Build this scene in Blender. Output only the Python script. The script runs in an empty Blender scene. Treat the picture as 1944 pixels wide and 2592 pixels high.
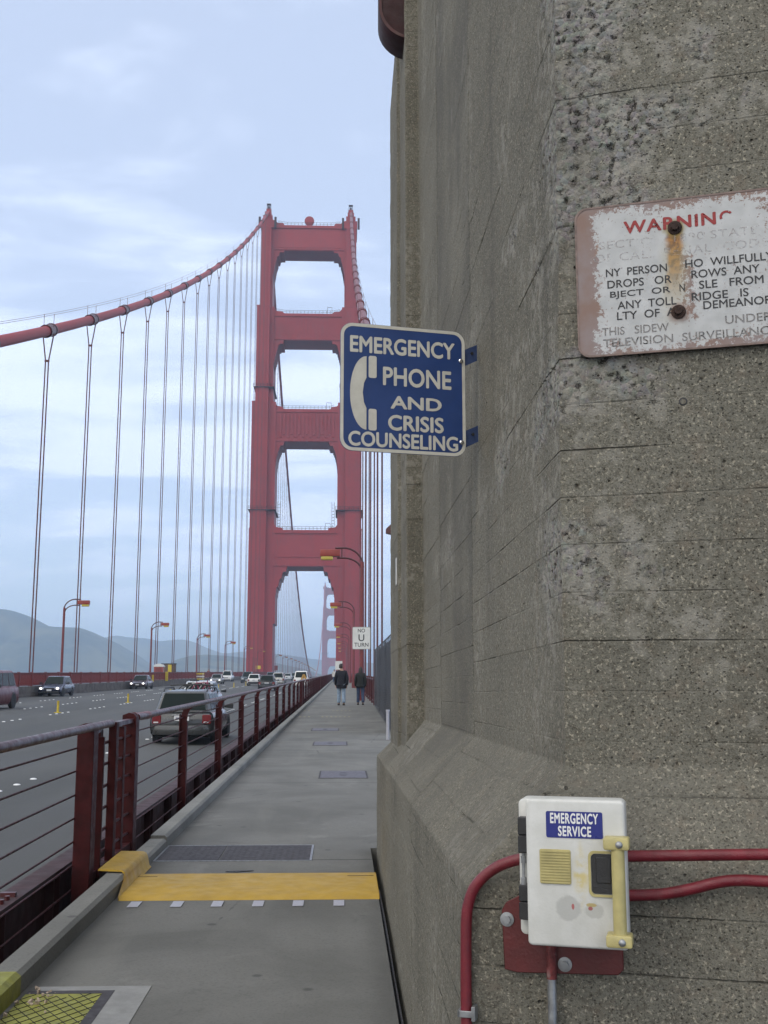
import bpy, bmesh, math, random
import numpy as np
from mathutils import Vector, Matrix, Euler
random.seed(7)
SC = bpy.context.scene
COL = SC.collection
R = math.radians

# ------------------------------------------------------------------ camera
PITCH, YAW = R(9.375), R(2.175)
cam = bpy.data.objects.new("camera", bpy.data.cameras.new("camera"))
COL.objects.link(cam)
cam.location = (0, 0, 1.5)
cam.rotation_euler = (R(90) + PITCH, 0, -YAW)
cam.data.sensor_fit = 'VERTICAL'
cam.data.sensor_height = 24.0
cam.data.sensor_width = 18.0
cam.data.lens = 2780 / 2592 * 24.0
cam.data.clip_start = 0.05
cam.data.clip_end = 40000
SC.camera = cam
SC.render.resolution_x, SC.render.resolution_y = 768, 1024

# ------------------------------------------------------------------ world, sun, exposure
SUN_EL, SUN_ROT = R(46), R(229)
W = bpy.data.worlds.new("World")
SC.world = W
W.use_nodes = True
nt = W.node_tree
nt.nodes.clear()
def wn(t, **k):
    n = nt.nodes.new(t)
    for a, b in k.items(): setattr(n, a, b)
    return n
wl = nt.links.new
w_out = wn('ShaderNodeOutputWorld'); w_bg = wn('ShaderNodeBackground')
w_bg.inputs['Strength'].default_value = 0.14
sky = wn('ShaderNodeTexSky', sky_type='NISHITA', sun_disc=False, sun_elevation=SUN_EL, sun_rotation=SUN_ROT)
sky.air_density = 1.0; sky.dust_density = 0.7; sky.ozone_density = 2.0
tc = wn('ShaderNodeTexCoord')
sep = wn('ShaderNodeSeparateXYZ'); wl(tc.outputs['Generated'], sep.inputs[0])
def wmath(op, a, b=None, clamp=False):
    m = wn('ShaderNodeMath', operation=op, use_clamp=clamp)
    for i, v in enumerate((a, b)):
        if v is None: continue
        if isinstance(v, (int, float)): m.inputs[i].default_value = v
        else: wl(v, m.inputs[i])
    return m.outputs[0]
zz = wmath('ADD', wmath('MAXIMUM', sep.outputs['Z'], 0.0), 0.16)
px_, py_ = wmath('DIVIDE', sep.outputs['X'], zz), wmath('DIVIDE', sep.outputs['Y'], zz)
cmb = wn('ShaderNodeCombineXYZ'); wl(px_, cmb.inputs[0]); wl(py_, cmb.inputs[1])
mp = wn('ShaderNodeMapping'); wl(cmb.outputs[0], mp.inputs['Vector'])
mp.inputs['Rotation'].default_value = (0, 0, R(62)); mp.inputs['Scale'].default_value = (0.9, 1.5, 1.0)
mp.inputs['Location'].default_value = (3.1, 1.2, 0)
n1 = wn('ShaderNodeTexNoise'); wl(mp.outputs[0], n1.inputs['Vector'])
n1.inputs['Scale'].default_value = 0.75; n1.inputs['Detail'].default_value = 7; n1.inputs['Roughness'].default_value = 0.52; n1.inputs['Distortion'].default_value = 0.6
n2 = wn('ShaderNodeTexNoise'); wl(mp.outputs[0], n2.inputs['Vector'])
n2.inputs['Scale'].default_value = 3.0; n2.inputs['Detail'].default_value = 6; n2.inputs['Distortion'].default_value = 0.4
cl = wmath('ADD', wmath('MULTIPLY', n1.outputs[0], 0.7), wmath('MULTIPLY', n2.outputs[0], 0.3))
mr = wn('ShaderNodeMapRange', interpolation_type='SMOOTHSTEP'); wl(cl, mr.inputs['Value'])
mr.inputs['From Min'].default_value = 0.43; mr.inputs['From Max'].default_value = 0.555
mr.inputs['To Min'].default_value = 0.50
w_mix = wn('ShaderNodeMix', data_type='RGBA')
wl(mr.outputs[0], w_mix.inputs['Factor'])
wl(sky.outputs[0], w_mix.inputs[6])
# thin high cloud, brighter and whiter on the sun's side of the sky
sd = Vector((math.sin(SUN_ROT) * math.cos(SUN_EL), math.cos(SUN_ROT) * math.cos(SUN_EL), math.sin(SUN_EL)))
w_dot = wn('ShaderNodeVectorMath', operation='DOT_PRODUCT'); wl(tc.outputs['Generated'], w_dot.inputs[0]); w_dot.inputs[1].default_value = sd
w_glow = wn('ShaderNodeMapRange', interpolation_type='SMOOTHSTEP'); wl(w_dot.outputs['Value'], w_glow.inputs['Value'])
w_glow.inputs['From Min'].default_value = 0.15; w_glow.inputs['From Max'].default_value = 1.0
w_cc = wn('ShaderNodeMix', data_type='RGBA'); wl(w_glow.outputs[0], w_cc.inputs['Factor'])
w_cc.inputs[6].default_value = (6.75, 7.5, 9.2, 1); w_cc.inputs[7].default_value = (14, 13.2, 12, 1)
wl(w_cc.outputs[2], w_mix.inputs[7])
wl(w_mix.outputs[2], w_bg.inputs['Color']); wl(w_bg.outputs[0], w_out.inputs['Surface'])

sun = bpy.data.objects.new("sun", bpy.data.lights.new("sun", 'SUN'))
COL.objects.link(sun)
sun.data.energy = 0.7
sun.data.angle = R(16)
sun.data.color = (1.0, 0.95, 0.88)
# sky rotation is measured from +Y towards +X
sun.rotation_euler = (-sd).to_track_quat('-Z', 'Y').to_euler()
SC.view_settings.view_transform = 'Standard'
SC.view_settings.look = 'None'
SC.view_settings.gamma = 1
SC.view_settings.exposure = 0.15
SC.view_settings.use_curve_mapping = False
SC.render.engine = 'CYCLES'
SC.cycles.use_denoising = True
SC.cycles.max_bounces = 8
SC.cycles.diffuse_bounces = 4
SC.cycles.glossy_bounces = 3
SC.cycles.transparent_max_bounces = 12
SC.cycles.volume_bounces = 1

# ------------------------------------------------------------------ material helpers
class NT:
    def __init__(s, name):
        s.m = bpy.data.materials.new(name); s.m.use_nodes = True
        s.t = s.m.node_tree; s.t.nodes.clear()
        s.out = s.n('ShaderNodeOutputMaterial'); s.b = s.n('ShaderNodeBsdfPrincipled')
        s.l(s.b.outputs[0], s.out.inputs[0])
        s.tc = s.n('ShaderNodeTexCoord'); s.co = s.tc.outputs['Object']
    def n(s, t, **k):
        n = s.t.nodes.new(t)
        for a, b in k.items(): setattr(n, a, b)
        return n
    def l(s, a, b): s.t.links.new(a, b)
    def set(s, sock, v):
        if v is None: return
        if isinstance(v, bpy.types.NodeSocket): s.l(v, sock)
        elif isinstance(v, (tuple, list)) and len(v) == 3 and sock.type == 'RGBA': sock.default_value = (*v, 1)
        else: sock.default_value = v
    def math(s, op, a, b=None, c=None, clamp=False):
        m = s.n('ShaderNodeMath', operation=op, use_clamp=clamp)
        for i, v in enumerate((a, b, c)): s.set(m.inputs[i], v)
        return m.outputs[0]
    def noise(s, scale, detail=4, rough=.5, dist=0, vec=None):
        n = s.n('ShaderNodeTexNoise'); s.l(vec or s.co, n.inputs['Vector'])
        n.inputs['Scale'].default_value = scale; n.inputs['Detail'].default_value = detail
        n.inputs['Roughness'].default_value = rough; n.inputs['Distortion'].default_value = dist
        return n.outputs[0]
    def voro(s, scale, feature='F1', vec=None):
        n = s.n('ShaderNodeTexVoronoi', feature=feature); s.l(vec or s.co, n.inputs['Vector'])
        n.inputs['Scale'].default_value = scale
        return n
    def ss(s, v, a, b, lo=0., hi=1.):
        n = s.n('ShaderNodeMapRange', interpolation_type='SMOOTHSTEP'); s.set(n.inputs['Value'], v)
        for i, x in zip(('From Min', 'From Max', 'To Min', 'To Max'), (a, b, lo, hi)): n.inputs[i].default_value = x
        return n.outputs[0]
    def mix(s, f, a, b, mode='MIX'):
        n = s.n('ShaderNodeMix', data_type='RGBA', blend_type=mode)
        s.set(n.inputs[0], f); s.set(n.inputs[6], a); s.set(n.inputs[7], b)
        return n.outputs[2]
    def xyz(s):
        n = s.n('ShaderNodeSeparateXYZ'); s.l(s.co, n.inputs[0]); return n.outputs
    def map(s, scale, rot=(0, 0, 0), loc=(0, 0, 0)):
        n = s.n('ShaderNodeMapping'); s.l(s.co, n.inputs[0])
        n.inputs['Scale'].default_value = scale; n.inputs['Rotation'].default_value = rot; n.inputs['Location'].default_value = loc
        return n.outputs[0]
    def bump(s, h, dist=.005, st=1.):
        n = s.n('ShaderNodeBump'); s.l(h, n.inputs['Height'])
        n.inputs['Distance'].default_value = dist; n.inputs['Strength'].default_value = st
        s.l(n.outputs[0], s.b.inputs['Normal'])
    def col(s, v): s.set(s.b.inputs['Base Color'], v)
    def rough(s, v): s.set(s.b.inputs['Roughness'], v)
def lin(r, g, b):
    f = lambda c: (c / 255 / 12.92) if c / 255 <= .04045 else ((c / 255 + .055) / 1.055) ** 2.4
    return (f(r), f(g), f(b))
def dk(c, k): return tuple(x * k for x in c)

def simple(name, c, rough=.5, metal=0., var=.25, scale=6., bump=0., dirt=None, coat=0., spec=None):
    k = NT(name)
    n = k.noise(scale, 5, .6)
    cc = k.mix(k.ss(n, .3, .7), dk(c, 1 - var), dk(c, 1 + var * .6))
    if dirt:
        d = k.ss(k.noise(scale * .45, 6, .65, .3), .52, .75)
        cc = k.mix(k.math('MULTIPLY', d, dirt[1]), cc, dirt[0])
    k.col(cc)
    k.rough(k.ss(k.noise(scale * 1.7, 3), .2, .8, max(rough - .12, .03), min(rough + .12, 1)))
    k.b.inputs['Metallic'].default_value = metal
    if coat: k.b.inputs['Coat Weight'].default_value = coat; k.b.inputs['Coat Roughness'].default_value = .08
    if spec is not None: k.b.inputs['Specular IOR Level'].default_value = spec
    if bump: k.bump(k.noise(scale * 9, 4, .6), bump)
    return k.m
M = {}
RED = (.30, .036, .036)
M['rail_red'] = simple('rail red paint', (.062, .0055, .0075), .42, coat=.15, var=.22, scale=9, bump=.0012, dirt=((.09, .045, .035), .55))
M['tower_red'] = None
M['red'] = simple('red paint', (.155, .018, .017), .42, var=.2, scale=5, bump=.001, dirt=((.12, .05, .04), .4))
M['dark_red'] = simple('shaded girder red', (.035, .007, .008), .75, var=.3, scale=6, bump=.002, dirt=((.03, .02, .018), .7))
M['post_red'] = simple('dark red post paint', (.046, .0042, .0050), .6, var=.3, scale=11, bump=.0015, dirt=((.024, .010, .009), .5), spec=.22)  # darker red than the top rail, for posts, cables and bars
M['rope'] = simple('suspender rope', (.105, .030, .031), .6, var=.3, scale=2)
M['steel'] = simple('galvanised steel', (.34, .35, .36), .42, .75, .25, 30)
M['darksteel'] = simple('dark steel', (.03, .03, .032), .6, .2, .3, 20)
M['rust'] = simple('rusted bolt', (.045, .024, .018), .8, .3, .5, 60, .002)
M['black'] = simple('black rubber', (.012, .012, .013), .55, 0, .3, 20)
M['blackplastic'] = simple('black plastic', (.02, .02, .021), .4, 0, .2, 30, .0006)
M['yellow_paint'] = simple('yellow deck paint', (.46, .285, .022), .6, 0, .12, 6, .0015, ((.26, .16, .03), .4))
M['lime_paint'] = simple('lime kerb paint', (.25, .25, .03), .6, 0, .25, 9, .002, ((.10, .10, .05), .6))
M['yellow'] = simple('yellow plastic', (.55, .42, .03), .5, 0, .15, 8)
M['tape'] = simple('reflective tape', (.38, .38, .42), .4, 0, .12, 40)
M['white'] = simple('white paint', (.6, .6, .58), .45, 0, .08, 8)
M['white_dot'] = simple('ceramic dot', (.72, .72, .70), .35, 0, .15, 8)
M['whitesign'] = simple('white sign face', (.60, .60, .56), .5, 0, .08, 2)
M['blacktext'] = simple('black sign lettering', (.02, .02, .02), .5, 0, .1, 20)
M['sign_blue'] = simple('blue sign face', (.019, .052, .185), .42, 0, .14, 5, .0003, ((.03, .06, .18), .5))
M['sign_white'] = simple('sign white', (.60, .585, .52), .45, 0, .10, 14, .0003, ((.40, .38, .33), .5))
M['bracket_blue'] = simple('blue bracket paint', (.035, .06, .15), .45, .1, .2, 25, .0006, ((.05, .05, .06), .5))
M['label_blue'] = simple('label blue', (.014, .022, .18), .35, 0, .08, 12)
M['label_white'] = simple('label white', (.72, .72, .70), .35, 0, .06, 12)
M['cream'] = simple('aged cream plastic', (.44, .38, .16), .45, 0, .16, 22, .0005, ((.34, .31, .16), .5))
M['conduit'] = simple('conduit red paint', (.145, .010, .018), .42, 0, .25, 24, .0015, ((.22, .13, .12), .4))
M['tyre'] = simple('tyre', (.015, .015, .016), .8, 0, .3, 15)
M['rim'] = simple('alloy rim', (.38, .38, .40), .35, .7, .1, 15)
M['lens_red'] = simple('tail lamp', (.15, .004, .007), .15, 0, .15, 12, coat=.6)
M['lens_clear'] = simple('lamp lens', (.62, .63, .66), .12, 0, .08, 12, coat=.6)
M['trim'] = simple('dark trim', (.018, .018, .02), .5, 0, .2, 12)
M['plate'] = simple('number plate', (.62, .62, .62), .4, 0, .1, 30)
M['chrome'] = simple('chrome trim', (.60, .60, .62), .2, .9, .05, 10)
M['mesh_screen'] = None
M['skin'] = simple('skin', (.42, .24, .17), .5, 0, .1, 20)
M['hair'] = simple('dark hair', (.014, .0075, .006), .55, 0, .3, 40)
M['navy_coat'] = simple('dark navy coat', (.007, .008, .016), .85, 0, .3, 14, .003)
M['dark_coat'] = simple('black green jacket', (.009, .011, .010), .8, 0, .3, 14, .003)
M['jeans_light'] = simple('pale blue jeans', (.24, .32, .42), .85, 0, .25, 10, .003)
M['jeans_dark'] = simple('dark blue jeans', (.05, .075, .14), .85, 0, .25, 10, .003)
M['shoe'] = simple('dark shoe', (.02, .017, .016), .6, 0, .2, 20)
M['redtop'] = simple('dark red top', (.16, .03, .03), .8, 0, .2, 10)
M['paletop'] = simple('pale striped top', (.5, .48, .45), .8, 0, .1, 10)
M['lampyellow'] = simple('amber lamp lens', (.46, .36, .05), .3, 0, .12, 10)
M['lampred'] = simple('lamp head red', (.25, .030, .016), .4, 0, .12, 4)
M['hatch'] = simple('hatch steel', (.125, .12, .14), .6, .3, .2, 25, .001, ((.25, .25, .25), .3))
M['grate'] = simple('checker plate steel', (.05, .046, .052), .8, .0, .25, 14, .001)
M['gap'] = simple('oily joint steel', (.012, .012, .013), .5, .4, .4, 30, .002)
M['timber'] = simple('brown timber box', (.10, .065, .05), .8, 0, .25, 5)
M['orange'] = simple('orange fabric', (.42, .24, .06), .7, 0, .1, 5)
M['litter'] = simple('pale litter', (.45, .36, .28), .8, 0, .4, 60)

def glass_mat():
    k = NT('car glass'); k.col((.014, .020, .019)); k.rough(.10)
    k.b.inputs['IOR'].default_value = 1.22; k.b.inputs['Specular IOR Level'].default_value = .25
    return k.m
M['glass'] = glass_mat()
def lamp_on():
    k = NT('headlamp lit'); k.col((.9, .9, .85)); k.b.inputs['Emission Color'].default_value = (1, .97, .9, 1)
    k.b.inputs['Emission Strength'].default_value = 2.5
    return k.m
M['lamp_on'] = lamp_on()
def paint(name, c, metal=.3): return simple(name, c, .3, metal, .06, 2, coat=.7)

def tower_mat():
    k = NT('tower red paint')
    z = k.map((1, 1, .12))
    streak = k.ss(k.noise(1.1, 6, .65, .2, z), .5, .74)
    blotch = k.ss(k.noise(.12, 5, .6), .3, .7)
    c = k.mix(blotch, (.225, .0080, .0100), (.275, .0110, .0130))
    c = k.mix(k.math('MULTIPLY', streak, .38), c, (.10, .035, .035))
    x = k.xyz()
    # plate seams every 1.05 m and rows every 3.4 m
    fx = k.math('ABSOLUTE', k.math('SUBTRACT', k.math('FRACT', k.math('DIVIDE', x[0], 1.05)), .5))
    fz = k.math('ABSOLUTE', k.math('SUBTRACT', k.math('FRACT', k.math('DIVIDE', x[2], 3.4)), .5))
    seam = k.math('MAXIMUM', k.ss(fx, .46, .5), k.ss(fz, .48, .5))
    c = k.mix(k.math('MULTIPLY', seam, .22), c, (.10, .02, .022))
    k.col(c); k.rough(.55); k.bump(k.noise(3, 4), .02)
    return k.m
M['tower_red'] = tower_mat()

def concrete_pylon():
    k = NT('board marked concrete')
    x, y, z = k.xyz()
    # form panels on the west face shift the board courses
    p1 = k.ss(y, 4.785, 4.795); p2 = k.ss(y, 6.335, 6.345); p3 = k.ss(y, 7.60, 7.62)
    wob = k.math('MULTIPLY', k.math('SUBTRACT', k.noise(1.7, 3), .5), .10)
    zo = k.math('ADD', k.math('DIVIDE', z, .1255), k.math('ADD', k.math('MULTIPLY', p1, .42), k.math('MULTIPLY', p2, .37)))
    zo = k.math('ADD', k.math('ADD', zo, k.math('MULTIPLY', p3, .6)), wob)
    fr = k.math('FRACT', zo); idx = k.math('FLOOR', zo)
    wnz = k.n('ShaderNodeTexWhiteNoise', noise_dimensions='2D')
    cb = k.n('ShaderNodeCombineXYZ'); k.l(idx, cb.inputs[0])
    k.l(k.math('FLOOR', k.math('ADD', k.math('MULTIPLY', k.math('ADD', x, k.math('MULTIPLY', y, .8)), .55), k.math('MULTIPLY', idx, .37))), cb.inputs[1])
    k.l(cb.outputs[0], wnz.inputs[0]); brd = wnz.outputs[0]
    edge = k.math('ABSOLUTE', k.math('SUBTRACT', fr, .5))
    vis = k.ss(k.noise(2.9, 5, .65), .43, .62)
    rowv = k.ss(brd, .25, .8)
    edge = k.math('ADD', edge, k.math('MULTIPLY', k.math('SUBTRACT', k.noise(34, 4, .7), .5), .045))
    groove = k.math('MULTIPLY', k.ss(edge, .470, .500), k.math('MULTIPLY', k.math('ADD', vis, .18), k.math('ADD', rowv, .22)))
    av = k.math('LESS_THAN', x, .64)
    vline = k.math('MULTIPLY', av, k.math('MAXIMUM', k.math('SUBTRACT', 1., k.ss(k.math('ABSOLUTE', k.math('SUBTRACT', y, 4.79)), .003, .012)),
                    k.math('SUBTRACT', 1., k.ss(k.math('ABSOLUTE', k.math('SUBTRACT', y, 6.34)), .004, .016))))
    groove = k.math('MAXIMUM', groove, k.math('MULTIPLY', vline, .8))
    # honeycombed and washed out patches, thick along the corner and along some pour lines
    dx = k.math('SUBTRACT', x, k.math('ADD', .57, k.math('MULTIPLY', k.math('SUBTRACT', z, 1.3), .012)))
    dy = k.math('SUBTRACT', y, 2.83)
    dc = k.math('SQRT', k.math('ADD', k.math('MULTIPLY', dx, dx), k.math('MULTIPLY', dy, dy)))
    corner = k.math('MULTIPLY', k.math('SUBTRACT', 1., k.ss(dc, .05, .55)), k.ss(z, 1.5, 1.9))
    pour = k.math('SUBTRACT', 1., k.ss(k.math('ABSOLUTE', k.math('SUBTRACT', z, k.math('ADD', 2.30, wob))), .03, .17))
    pour2 = k.math('SUBTRACT', 1., k.ss(k.math('ABSOLUTE', k.math('SUBTRACT', z, k.math('ADD', 3.06, wob))), .02, .10))
    big = k.noise(1.35, 5, .6, .3)
    hn = k.math('ADD', big, k.math('MULTIPLY', corner, .20))
    hn = k.math('ADD', hn, k.math('MULTIPLY', k.math('MAXIMUM', pour, pour2), .12))
    hn = k.math('ADD', hn, k.math('MULTIPLY', k.math('SUBTRACT', k.noise(9, 4, .65), .5), .35))
    honey = k.math('MULTIPLY', k.ss(hn, .64, .78), k.math('SUBTRACT', 1., k.ss(y, 5.2, 7.0)))
    low = k.ss(z, 1.02, 1.10)                       # the plinth is tighter concrete
    honey = k.math('MULTIPLY', honey, k.math('ADD', k.math('MULTIPLY', low, .8), .2))
    va = k.voro(58.); vb = k.voro(95.)
    stone = k.math('SUBTRACT', .62, va.outputs['Distance'])
    deep = k.ss(k.noise(50, 4, .65), .56, .68)
    # scattered blow holes
    vp = k.voro(30.)
    pit = k.math('MULTIPLY', k.math('SUBTRACT', 1., k.ss(vp.outputs['Distance'], .05, .17)), k.ss(k.noise(60, 1), .48, .62))
    vq = k.voro(78.)
    pit2 = k.math('SUBTRACT', 1., k.ss(vq.outputs['Distance'], .10, .26))
    sface = k.math('MULTIPLY', k.ss(k.math('SUBTRACT', x, k.math('MULTIPLY', k.math('SUBTRACT', y, 2.7), 3.0)), .2, .7), k.math('SUBTRACT', 1., k.ss(y, 3.5, 5.)))
    pit2 = k.math('MULTIPLY', pit2, k.math('ADD', k.math('MULTIPLY', sface, .75), .25))
    fine = k.noise(190, 3, .7); med = k.noise(48, 5, .65)
    h = k.math('MULTIPLY', brd, .0055)
    h = k.math('SUBTRACT', h, k.math('MULTIPLY', groove, .0055))
    h = k.math('ADD', h, k.math('MULTIPLY', honey, k.math('SUBTRACT', k.math('MULTIPLY', stone, .0065), k.math('MULTIPLY', deep, .015))))
    h = k.math('SUBTRACT', h, k.math('MULTIPLY', pit, .009))
    h = k.math('SUBTRACT', h, k.math('MULTIPLY', pit2, .0028))
    h = k.math('ADD', h, k.math('MULTIPLY', k.math('SUBTRACT', med, .5), .0055))
    h = k.math('ADD', h, k.math('MULTIPLY', k.math('SUBTRACT', fine, .5), .0030))
    # colour
    st = k.ss(k.noise(.9, 6, .62, .4), .30, .70)
    c = k.mix(st, (.128, .122, .099), (.186, .177, .144))
    c = k.mix(k.math('MULTIPLY', k.math('SUBTRACT', brd, .3), .35, clamp=True), c, (.225, .214, .175))
    c = k.mix(k.ss(k.noise(70, 3, .6), .50, .66, 0, .6), c, (.070, .063, .048))
    c = k.mix(k.ss(k.noise(210, 2, .7), .53, .64, 0, .75), c, (.05, .045, .035))
    c = k.mix(k.ss(k.noise(17, 4, .65), .52, .70, 0, .3), c, (.20, .155, .115))
    c = k.mix(k.ss(k.noise(120, 2, .6), .56, .70, 0, .75), c, (.40, .365, .285))
    hs = k.n('ShaderNodeHueSaturation'); k.l(va.outputs['Color'], hs.inputs['Color']); hs.inputs['Saturation'].default_value = .16; hs.inputs['Value'].default_value = .42
    agg = k.mix(.35, hs.outputs[0], (.13, .12, .09))
    c = k.mix(k.math('MULTIPLY', honey, .6), c, agg)
    lime = k.math('MULTIPLY', k.ss(hn, .52, .66), k.ss(k.noise(20, 4, .6), .46, .62))
    c = k.mix(k.math('MULTIPLY', lime, .6), c, (.30, .285, .245))
    c = k.mix(k.math('MULTIPLY', k.math('MULTIPLY', honey, deep), .75), c, (.034, .031, .026))
    c = k.mix(k.math('MULTIPLY', groove, .55), c, (.04, .037, .031))
    c = k.mix(k.math('MULTIPLY', pit, .8), c, (.028, .025, .022))
    c = k.mix(k.math('MULTIPLY', pit2, .85), c, (.026, .023, .019))
    zs = k.map((1, 1, .16)); strk = k.ss(k.noise(4.2, 5, .6, .2, zs), .54, .76)
    c = k.mix(k.math('MULTIPLY', strk, .4), c, (.062, .059, .053))
    c = k.mix(k.ss(k.noise(.55, 3), .45, .75, 0, .2), c, (.115, .104, .082))
    pan = k.math('MULTIPLY', k.math('MULTIPLY', k.ss(y, 4.785, 4.80), k.math('SUBTRACT', 1., k.ss(y, 6.33, 6.345))), k.math('MULTIPLY', k.ss(k.noise(1.6, 4), .35, .6), k.ss(z, 1.1, 1.3)))
    c = k.mix(k.math('MULTIPLY', pan, .45), c, (.085, .081, .072))
    ledge = k.math('MULTIPLY', k.math('MULTIPLY', k.ss(z, .98, 1.10), k.math('SUBTRACT', 1., k.ss(z, 1.27, 1.36))), k.ss(k.noise(2.6, 5, .6), .35, .6))  # blotchy darkening put into the colour, offsetting the light the slope catches
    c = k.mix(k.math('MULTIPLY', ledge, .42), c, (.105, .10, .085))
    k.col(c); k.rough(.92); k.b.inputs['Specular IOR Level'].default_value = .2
    d = k.n('ShaderNodeDisplacement'); k.l(h, d.inputs['Height'])
    d.inputs['Midlevel'].default_value = 0; d.inputs['Scale'].default_value = 1.0
    k.l(d.outputs[0], k.out.inputs['Displacement'])
    k.m.displacement_method = 'BOTH'
    return k.m
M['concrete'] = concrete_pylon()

def sidewalk_mat(name, jointed=True, lum=1.):
    k = NT(name); x, y, z = k.xyz()
    c = k.mix(k.ss(k.noise(.7, 6, .6, .5), .3, .72), dk((.124, .124, .114), lum), dk((.190, .189, .176), lum))
    c = k.mix(k.ss(k.noise(60, 4, .7), .45, .7, 0, .5), c, (.098, .098, .089))
    wear = k.ss(k.noise(1.2, 4, .6, .3, k.map((1.6, .25, 1))), .5, .75)
    c = k.mix(k.math('MULTIPLY', wear, .35), c, (.215, .213, .19))
    # gum and oil spots
    v = k.voro(2.6); r = k.n('ShaderNodeSeparateColor'); k.l(v.outputs['Color'], r.inputs[0])
    spot = k.math('MULTIPLY', k.math('SUBTRACT', 1., k.ss(v.outputs['Distance'], .05, .10)), k.math('GREATER_THAN', r.outputs[0], .5))
    c = k.mix(k.math('MULTIPLY', spot, .6), c, (.05, .05, .049))
    st = k.ss(k.noise(2.4, 5, .7, .8), .60, .74)
    c = k.mix(k.math('MULTIPLY', st, .6), c, (.085, .085, .08))
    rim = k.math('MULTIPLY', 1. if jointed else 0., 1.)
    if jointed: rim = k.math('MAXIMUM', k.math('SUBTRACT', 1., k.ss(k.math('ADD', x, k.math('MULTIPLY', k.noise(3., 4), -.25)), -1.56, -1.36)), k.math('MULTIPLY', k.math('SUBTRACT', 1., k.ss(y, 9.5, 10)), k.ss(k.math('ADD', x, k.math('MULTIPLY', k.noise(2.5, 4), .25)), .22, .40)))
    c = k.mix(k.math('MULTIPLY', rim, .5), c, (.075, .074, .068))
    pale = k.ss(k.noise(1.1, 5, .65, 1.2), .58, .72)
    c = k.mix(k.math('MULTIPLY', pale, .4), c, (.26, .258, .24))
    vc = k.n('ShaderNodeTexVoronoi', feature='DISTANCE_TO_EDGE'); k.l(k.map((.22, .16, 1)), vc.inputs['Vector']); vc.inputs['Scale'].default_value = 1.3
    crack = k.math('MULTIPLY', k.math('SUBTRACT', 1., k.ss(k.math('ADD', vc.outputs['Distance'], k.math('MULTIPLY', k.noise(6, 4), .02)), .0095, .0125)), k.ss(k.noise(.5, 2), .48, .6))
    c = k.mix(k.math('MULTIPLY', crack, .55), c, (.06, .06, .056))
    h = k.noise(120, 4, .7)
    if jointed:
        f = k.math('ABSOLUTE', k.math('SUBTRACT', k.math('FRACT', k.math('DIVIDE', k.math('ADD', y, 3.2), 6.2)), .5))
        j = k.ss(f, .4968, .4982)
        c = k.mix(k.math('MULTIPLY', j, .75), c, (.04, .04, .038))
    k.col(c); k.rough(.85); k.b.inputs['Specular IOR Level'].default_value = .25; k.bump(h, .0025, .7)
    return k.m
M['sidewalk'] = sidewalk_mat('sidewalk concrete')
M['kerb'] = sidewalk_mat('kerb concrete', False, 1.3)
def curb_dark():
    k = NT('dirty curb concrete')
    c = k.mix(k.ss(k.noise(1.4, 6, .6, .4), .35, .7), (.075, .062, .055), (.14, .12, .105))
    k.col(c); k.rough(.9); k.bump(k.noise(30, 4), .01)
    return k.m
M['curb_dark'] = curb_dark()
def road_mat():
    k = NT('asphalt'); x, y, z = k.xyz()
    c = k.mix(k.ss(k.noise(.5, 6, .6, .3, k.map((1, .12, 1))), .3, .7), (.040, .042, .040), (.066, .067, .063))
    c = k.mix(k.ss(k.noise(45, 4, .7), .45, .68, 0, .5), c, (.105, .106, .10))
    # oil line in the middle of every lane and polished wheel tracks
    lane = k.math('FRACT', k.math('DIVIDE', k.math('ADD', x, 27.25), 3.15))
    oil = k.math('SUBTRACT', 1., k.ss(k.math('ABSOLUTE', k.math('SUBTRACT', lane, .5)), .06, .30))
    oil = k.math('MULTIPLY', oil, k.ss(k.noise(.6, 4, .6, .2, k.map((1.2, .12, 1))), .25, .75))
    c = k.mix(k.math('MULTIPLY', oil, .6), c, (.045, .047, .05))
    pat = k.ss(k.noise(.16, 2, .4, 0, k.map((1, .35, 1))), .52, .60)
    c = k.mix(k.math('MULTIPLY', pat, .28), c, (.055, .057, .06))
    k.col(c); k.rough(.8); k.bump(k.noise(160, 3, .7), .004, .6)
    return k.m
M['road'] = road_mat()
def hill_mat():
    k = NT('grassy headland'); g = k.ss(k.noise(.0035, 7, .6, .4), .42, .62)
    c = k.mix(g, (.030, .040, .024), (.125, .120, .062))
    c = k.mix(k.ss(k.noise(.011, 7, .7, .5), .50, .62, 0, .8), c, (.018, .026, .018))
    c = k.mix(k.ss(k.noise(.0025, 4, .6, 1.5), .58, .66, 0, .5), c, (.16, .14, .09))
    k.col(c); k.rough(1.); k.b.inputs['Specular IOR Level'].default_value = .05
    return k.m
M['hill'] = hill_mat()
def water_mat():
    k = NT('bay water'); k.col((.03, .06, .075)); k.rough(.2); k.bump(k.noise(.25, 5), .6, .5)
    return k.m
M['water'] = water_mat()
def screen_mat():
    k = NT('dark wire screen'); x, y, z = k.xyz()
    a = k.math('FRACT', k.math('DIVIDE', y, .05)); b = k.math('FRACT', k.math('DIVIDE', z, .05))
    wire = k.math('MAXIMUM', k.ss(k.math('ABSOLUTE', k.math('SUBTRACT', a, .5)), .34, .40), k.ss(k.math('ABSOLUTE', k.math('SUBTRACT', b, .5)), .34, .40))
    k.col(k.mix(k.noise(3, 3), (.035, .036, .04), (.075, .075, .08))); k.rough(.6)
    tr = k.n('ShaderNodeBsdfTransparent'); ms = k.n('ShaderNodeMixShader')
    k.l(wire, ms.inputs[0]); k.l(tr.outputs[0], ms.inputs[1]); k.l(k.b.outputs[0], ms.inputs[2]); k.l(ms.outputs[0], k.out.inputs[0])
    return k.m
M['mesh_screen'] = screen_mat()
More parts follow.
